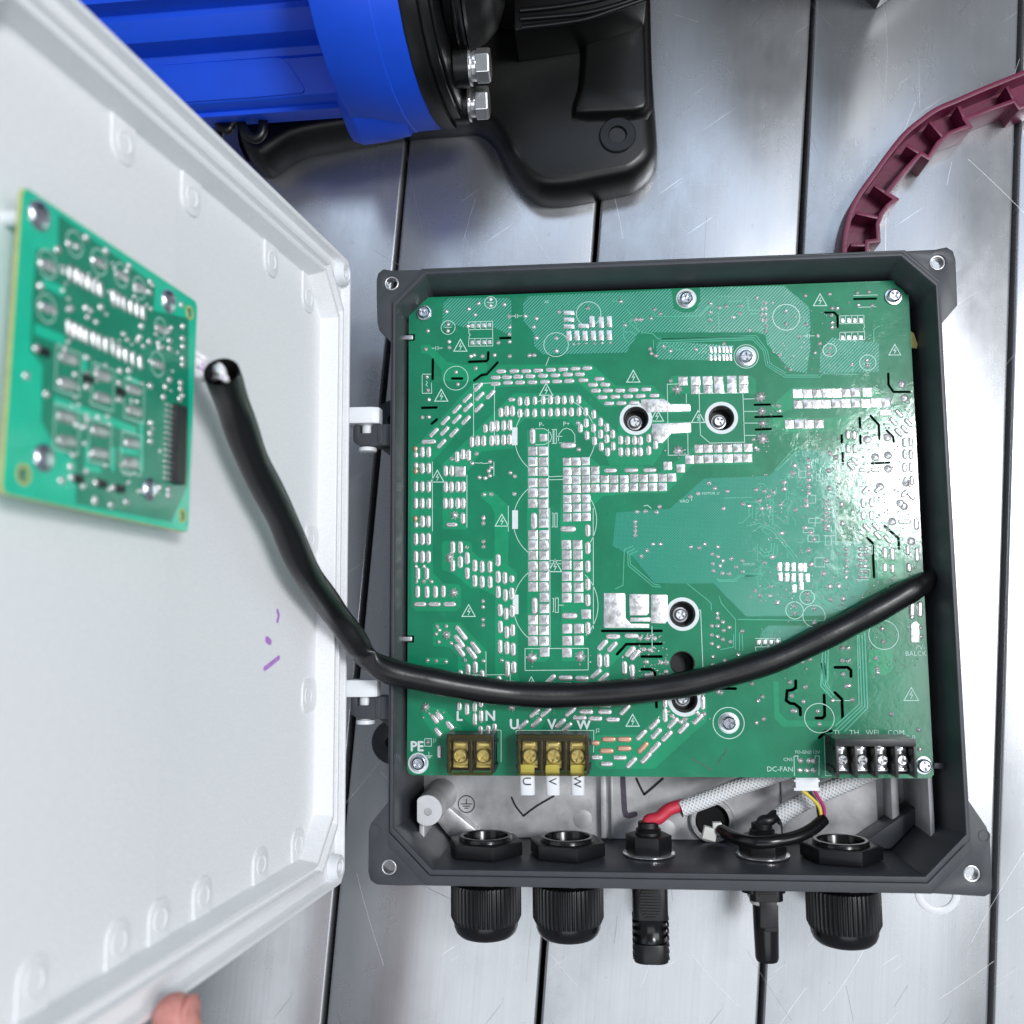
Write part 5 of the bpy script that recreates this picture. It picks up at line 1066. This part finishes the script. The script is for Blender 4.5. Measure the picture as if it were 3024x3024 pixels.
tw = [U2(*Q3(x, y), -20) for x, y in ((1400, -260), (1748, -260), (1756, 200), (1765, 480), (1768, 560), (1745, 600), (1690, 612), (1560, 618), (1420, 622), (1350, 615), (1352, 560), (1385, 460), (1400, 300))]
part('foot_tower', MB().loft([[(x, y, z) for x, y in inset(tw, d)] for d, z in ((-3.4, -31.4), (-2.4, -30.8), (-1.4, -29.6), (-0.6, -28), (0.0, -26), (0.7, -24.6), (1.5, -23.9), (2.4, -23.6))]), 'pump_black', pump, smooth=60)
c = U2(*Q3(1592, 770), -30)
part('foot_bush', MB().lathe([(11.0, -31.5), (11.0, -29.6), (10.4, -29.0), (5.6, -29.0), (5.2, -29.6), (5.2, -40), (0.2, -40)], (*c, 0), n=36, caps=False), 'black_rubber', pump, smooth=40)
# motor shell: one long moulding, ledges and walls running along the axis
prof = []
for py, z in ((362, -14), (336, 6), (332, 8), (319, 8), (316, 9), (293, 17), (288, 18), (180, 27.5), (176, 28), (172, 27.2), (168, 28.4), (143, 30.5), (140, 31.5), (103, 43.5), (97, 45.5), (60, 50), (28, 53), (10, 53.5), (-25, 64), (-30, 66), (-120, 70), (-200, 66)):
    q = U(800, py, z); prof.append((q[1], z))
prof += [(prof[-1][0] + 10, -14)]
sl = math.tan(math.radians(1.1))
def ext(pf, xs, xr=-70.0): return [[(x, y + (x - xr) * sl, z) for y, z in pf] for x in xs]
part('motor_shell', MB().loft(ext(prof, (-260, -24))), 'pump_blue', pump, bevel=0.7, smooth=30)
pn = []
for x, y in ((300, 480), (480, 470), (900, 440), (1240, 416), (1290, 425), (1340, 470), (1450, 640), (1440, 665), (1400, 672), (1100, 700), (700, 728), (500, 745)):
    u, v = Q2(x, y); u = 800 + (u - 800); vv = v + (u - 800) * 0.068; z = 18 + (290 - vv) / 112 * 9.5; pn.append(U(u, v, z))
mbp = MB(); mbp.loft([[(p[0], p[1], p[2] - 1) for p in pn], [(p[0], p[1], p[2] + 1.2) for p in pn]]); part('shell_panel', mbp, 'pump_blue', pump, bevel=0.5, smooth=30)
sec = [(373, -10), (370, -8), (367, 4), (365, 20), (366, 42), (371, 60), (380, 77), (391, 90), (408, 99), (430, 103), (520, 103), (520, -10)]
def secl(x, k=1.0, dy=0.0): return [(x - (z + 8) * 0.07, 440 + (y - 440) * k + dy, 45 + (z - 45) * k) for y, z in sec]
col = part('motor_collar', MB().loft([secl(-27.0), secl(3.0), secl(3.4, 0.994), secl(17.5, 0.985)]), 'pump_blue', pump, bevel=0.5, smooth=30)
sk_ = [(366, 30), (362, 18), (359.5, 4), (360.5, -4), (364, -9), (372, -10), (380, -8), (380, 30)]
part('collar_skirt', MB().loft([[(-36.0, y + 8, z) for y, z in sk_], [(-34, y + 4, z) for y, z in sk_], [(-28, y + 1.5, z) for y, z in sk_], [(-16, y + 2.5, z) for y, z in sk_], [(0, y + 5.5, z) for y, z in sk_]]), 'pump_blue', col, bevel=0.6, smooth=40)
for xa, xb, k in ((17.6, 26.5, 0.99), (26.6, 32.0, 0.955), (32.1, 34.0, 0.92)):
    part('flange_plate', MB().loft([secl(xa, k), secl(xb, k)]), 'pump_black', pump, bevel=0.8, smooth=30)
part('pump_housing', MB().lathe([(52, 0), (53, 4), (53, 8), (49, 12), (46, 18), (40, 24), (30, 28)], (30, 446, 44), 'x', 60), 'pump_black', pump, smooth=40)
for q in (0, 1): part('housing_rib', MB().lathe([(54, 4 + q * 5.5), (55.5, 5.2 + q * 5.5), (54, 6.4 + q * 5.5)], (30, 446, 44), 'x', 60, caps=False), 'black_gloss', pump, smooth=40)
for px, z in ((Q3(800, 375), 30), (Q3(795, 588), 2)):
    c = U(*px, z); b = MB(); b.lathe([(9.2, 0), (9.2, 6.6), (8.4, 7.6)], (c[0] - 1.0, c[1], c[2]), 'x', 6, a0=0.35)
    bo = part('hex_bolt', b, 'steel_bright', pump, bevel=0.4)
    part('spring_washer', MB().lathe([(8.0, -2.6), (8.0, -0.2)], (c[0] - 1, c[1], c[2]), 'x', 24), 'steel_bright', bo, bevel=0.3, smooth=40)
    part('flat_washer', MB().lathe([(10.4, -4.2), (10.4, -2.7)], (c[0] - 1, c[1], c[2]), 'x', 28), 'steel_bright', bo, bevel=0.3, smooth=40)
    part('bolt_lug', MB().lathe([(11.4, -12), (11.0, -4.3)], (c[0] - 1, c[1], c[2]), 'x', 24), 'pump_black', bo, smooth=40)
part('pump_volute', MB().box(40, 138, 444, 560, -31.2, 118), 'pump_black', pump, bevel=6, smooth=40)
pl = [U(*Q3(x, y), 2) for x, y in ((1000, 175), (1420, 110), (1755, -5), (1760, -300), (1000, -300))]
part('terminal_cover', MB().prism([p[:2] for p in pl], -31, 2), 'pump_black', pump, bevel=1.5, smooth=40)
for q in (((1035, 60), (1250, 38), (1470, 0), (1600, -40)), ((1038, 108), (1240, 92), (1420, 72), (1600, 25), (1760, -30)), ((1045, 157), (1240, 135), (1410, 108), (1560, 60), (1750, -5))):
    part('cover_rib', MB().tube(smooth_path([U(*Q3(*p), 3) for p in q], 4), 1.5, 10), 'black_gloss', pump, smooth=60)
part('foot_clip', MB().tube(smooth_path([U(*Q2(*p), -8) for p in ((830, 870), (900, 930), (930, 880), (985, 870), (1030, 950), (1100, 990), (1150, 940), (1150, 850))], 4), 3.0, 12), 'pump_black', pump, smooth=60)

# ------------------------------------------------------------------ maroon ribbed bracket
mz0, mz1 = -58.0, -36.0
mo = [U2(*Q4(*p), mz1) for p in ((690, 1800), (690, 1725), (703, 1600), (742, 1450), (805, 1330), (900, 1200), (1000, 1060), (1115, 920), (1220, 832), (1330, 755), (1480, 690), (1640, 620), (1800, 555), (1950, 495), (2100, 440))]
mi = [U2(*Q4(*p), mz1) for p in ((848, 1800), (848, 1668), (928, 1662), (922, 1550), (945, 1480), (990, 1420), (1050, 1375), (982, 1332), (1100, 1185), (1222, 1055), (1275, 1090), (1340, 985), (1410, 920), (1500, 885), (1560, 868), (1525, 818), (1700, 752), (1870, 690), (1905, 742), (2020, 700), (2130, 660))]
mar = thing('ribbed_bracket', 'curved maroon plastic bracket with open ribbed compartments, behind the case', 'bracket', (*mo[6], mz0))
mo = [p for p in smooth_path(mo, 4)]
part('outer_wall', MB().prism(stroke(mo, 3.2), mz0, mz1), 'maroon', mar, bevel=0.7, smooth=40)
part('inner_wall', MB().prism(stroke(mi, 2.6), mz0, mz1 - 0.6), 'maroon', mar, bevel=0.6, smooth=40)
part('web_floor', MB().prism(mo + mi[::-1], mz0 + 5, mz0 + 8), 'maroon', mar)
for a, b in (((735, 1690), (850, 1690)), ((775, 1468), (930, 1502)), ((900, 1275), (985, 1332)), ((1125, 1000), (1222, 1058)), ((1285, 835), (1375, 940)), ((1485, 725), (1528, 818)), ((1820, 590), (1872, 690))):
    part('rib', MB().prism(stroke([U2(*Q4(*a), mz1), U2(*Q4(*b), mz1)], 2.0), mz0 + 7, mz1 - 1.0), 'maroon', mar, bevel=0.4, smooth=40)

# ------------------------------------------------------------------ black case standing at the far edge of the bench
ap = U2(2586, 33, -58); d1 = Vector((-0.62, 0.78)); d2 = Vector((0.80, 0.60))
bc = thing('black_case', 'black plastic case corner jutting in at the far edge of the bench', 'case', (*ap, -58))
q = [ap, (ap[0] + d2.x * 190, ap[1] + d2.y * 190), (ap[0] + d2.x * 190 + d1.x * 230, ap[1] + d2.y * 190 + d1.y * 230), (ap[0] + d1.x * 230, ap[1] + d1.y * 230)]
part('case_base', MB().prism(q, -58, -20), 'black_plastic', bc, bevel=3.0, smooth=40)
part('case_top', MB().prism(inset(q, 1.5), -20, 190), 'black_plastic', bc, bevel=4.0, smooth=40)  # unseen upper part, made tall to cast shade on the bench

# ------------------------------------------------------------------ hand holding the lid
def hand():
    a0, b0 = LPX(525, 3052, 9.0)
    H = lambda a, b, c: LP(a, b, c)
    o = thing('person', 'fingers of a bare hand gripping the lower edge of the white lid', 'person', H(a0, b0 - 90, -20))
    org = ORG[o.name]
    vs, es, rs = [], [], []
    def v(p, r): vs.append(tuple((p[i] - org[i]) * S for i in range(3))); rs.append(r * S); return len(vs) - 1
    def chain(st, pts):
        prev = st
        for p, r in pts:
            k = v(p, r); es.append((prev, k)); prev = k
    palm = v(H(a0 + 4, b0 - 62, -20), 15)
    wr = v(H(a0 + 6, b0 - 120, -30), 19); es.append((palm, wr))
    chain(wr, [(H(a0 + 8, b0 - 200, -42), 24), (H(a0 + 10, b0 - 300, -56), 30)])
    chain(palm, [(H(a0 + 2, b0 - 42, 2), 12), (H(a0 + 1, b0 - 18, 10), 10.5), (H(a0, b0 + 2, 9), 9.6), (H(a0, b0 + 14, 6), 6.5)])
    for i, (da, ln) in enumerate(((-26, 0.92), (-7, 1.0), (13, 0.95), (32, 0.8))):
        chain(palm, [(H(a0 + da * 0.9, b0 - 44, -34), 11), (H(a0 + da, b0 - 44 + 30 * ln, -38), 9), (H(a0 + da, b0 - 44 + 52 * ln, -30), 8.2), (H(a0 + da, b0 - 44 + 68 * ln, -24.5), 6.6)])
    me = bpy.data.meshes.new('hand'); me.from_pydata(vs, es, []); ob = link('hand', me, o); me.materials.append(MATS['skin'])
    md = ob.modifiers.new('skin', 'SKIN'); md.use_smooth_shade = True
    for i, sv in enumerate(me.skin_vertices[0].data): sv.radius = (rs[i], rs[i]); sv.use_root = (i == 0)
    ss = ob.modifiers.new('sub', 'SUBSURF'); ss.levels = 2; ss.render_levels = 2
    nb = MB(LP); nb.lathe([(6.2, 0), (5.8, 0.7), (4.0, 1.3)], (a0, b0 + 7, 13.6), n=20); part('thumb_nail', nb, 'skin', o, smooth=60)
hand()
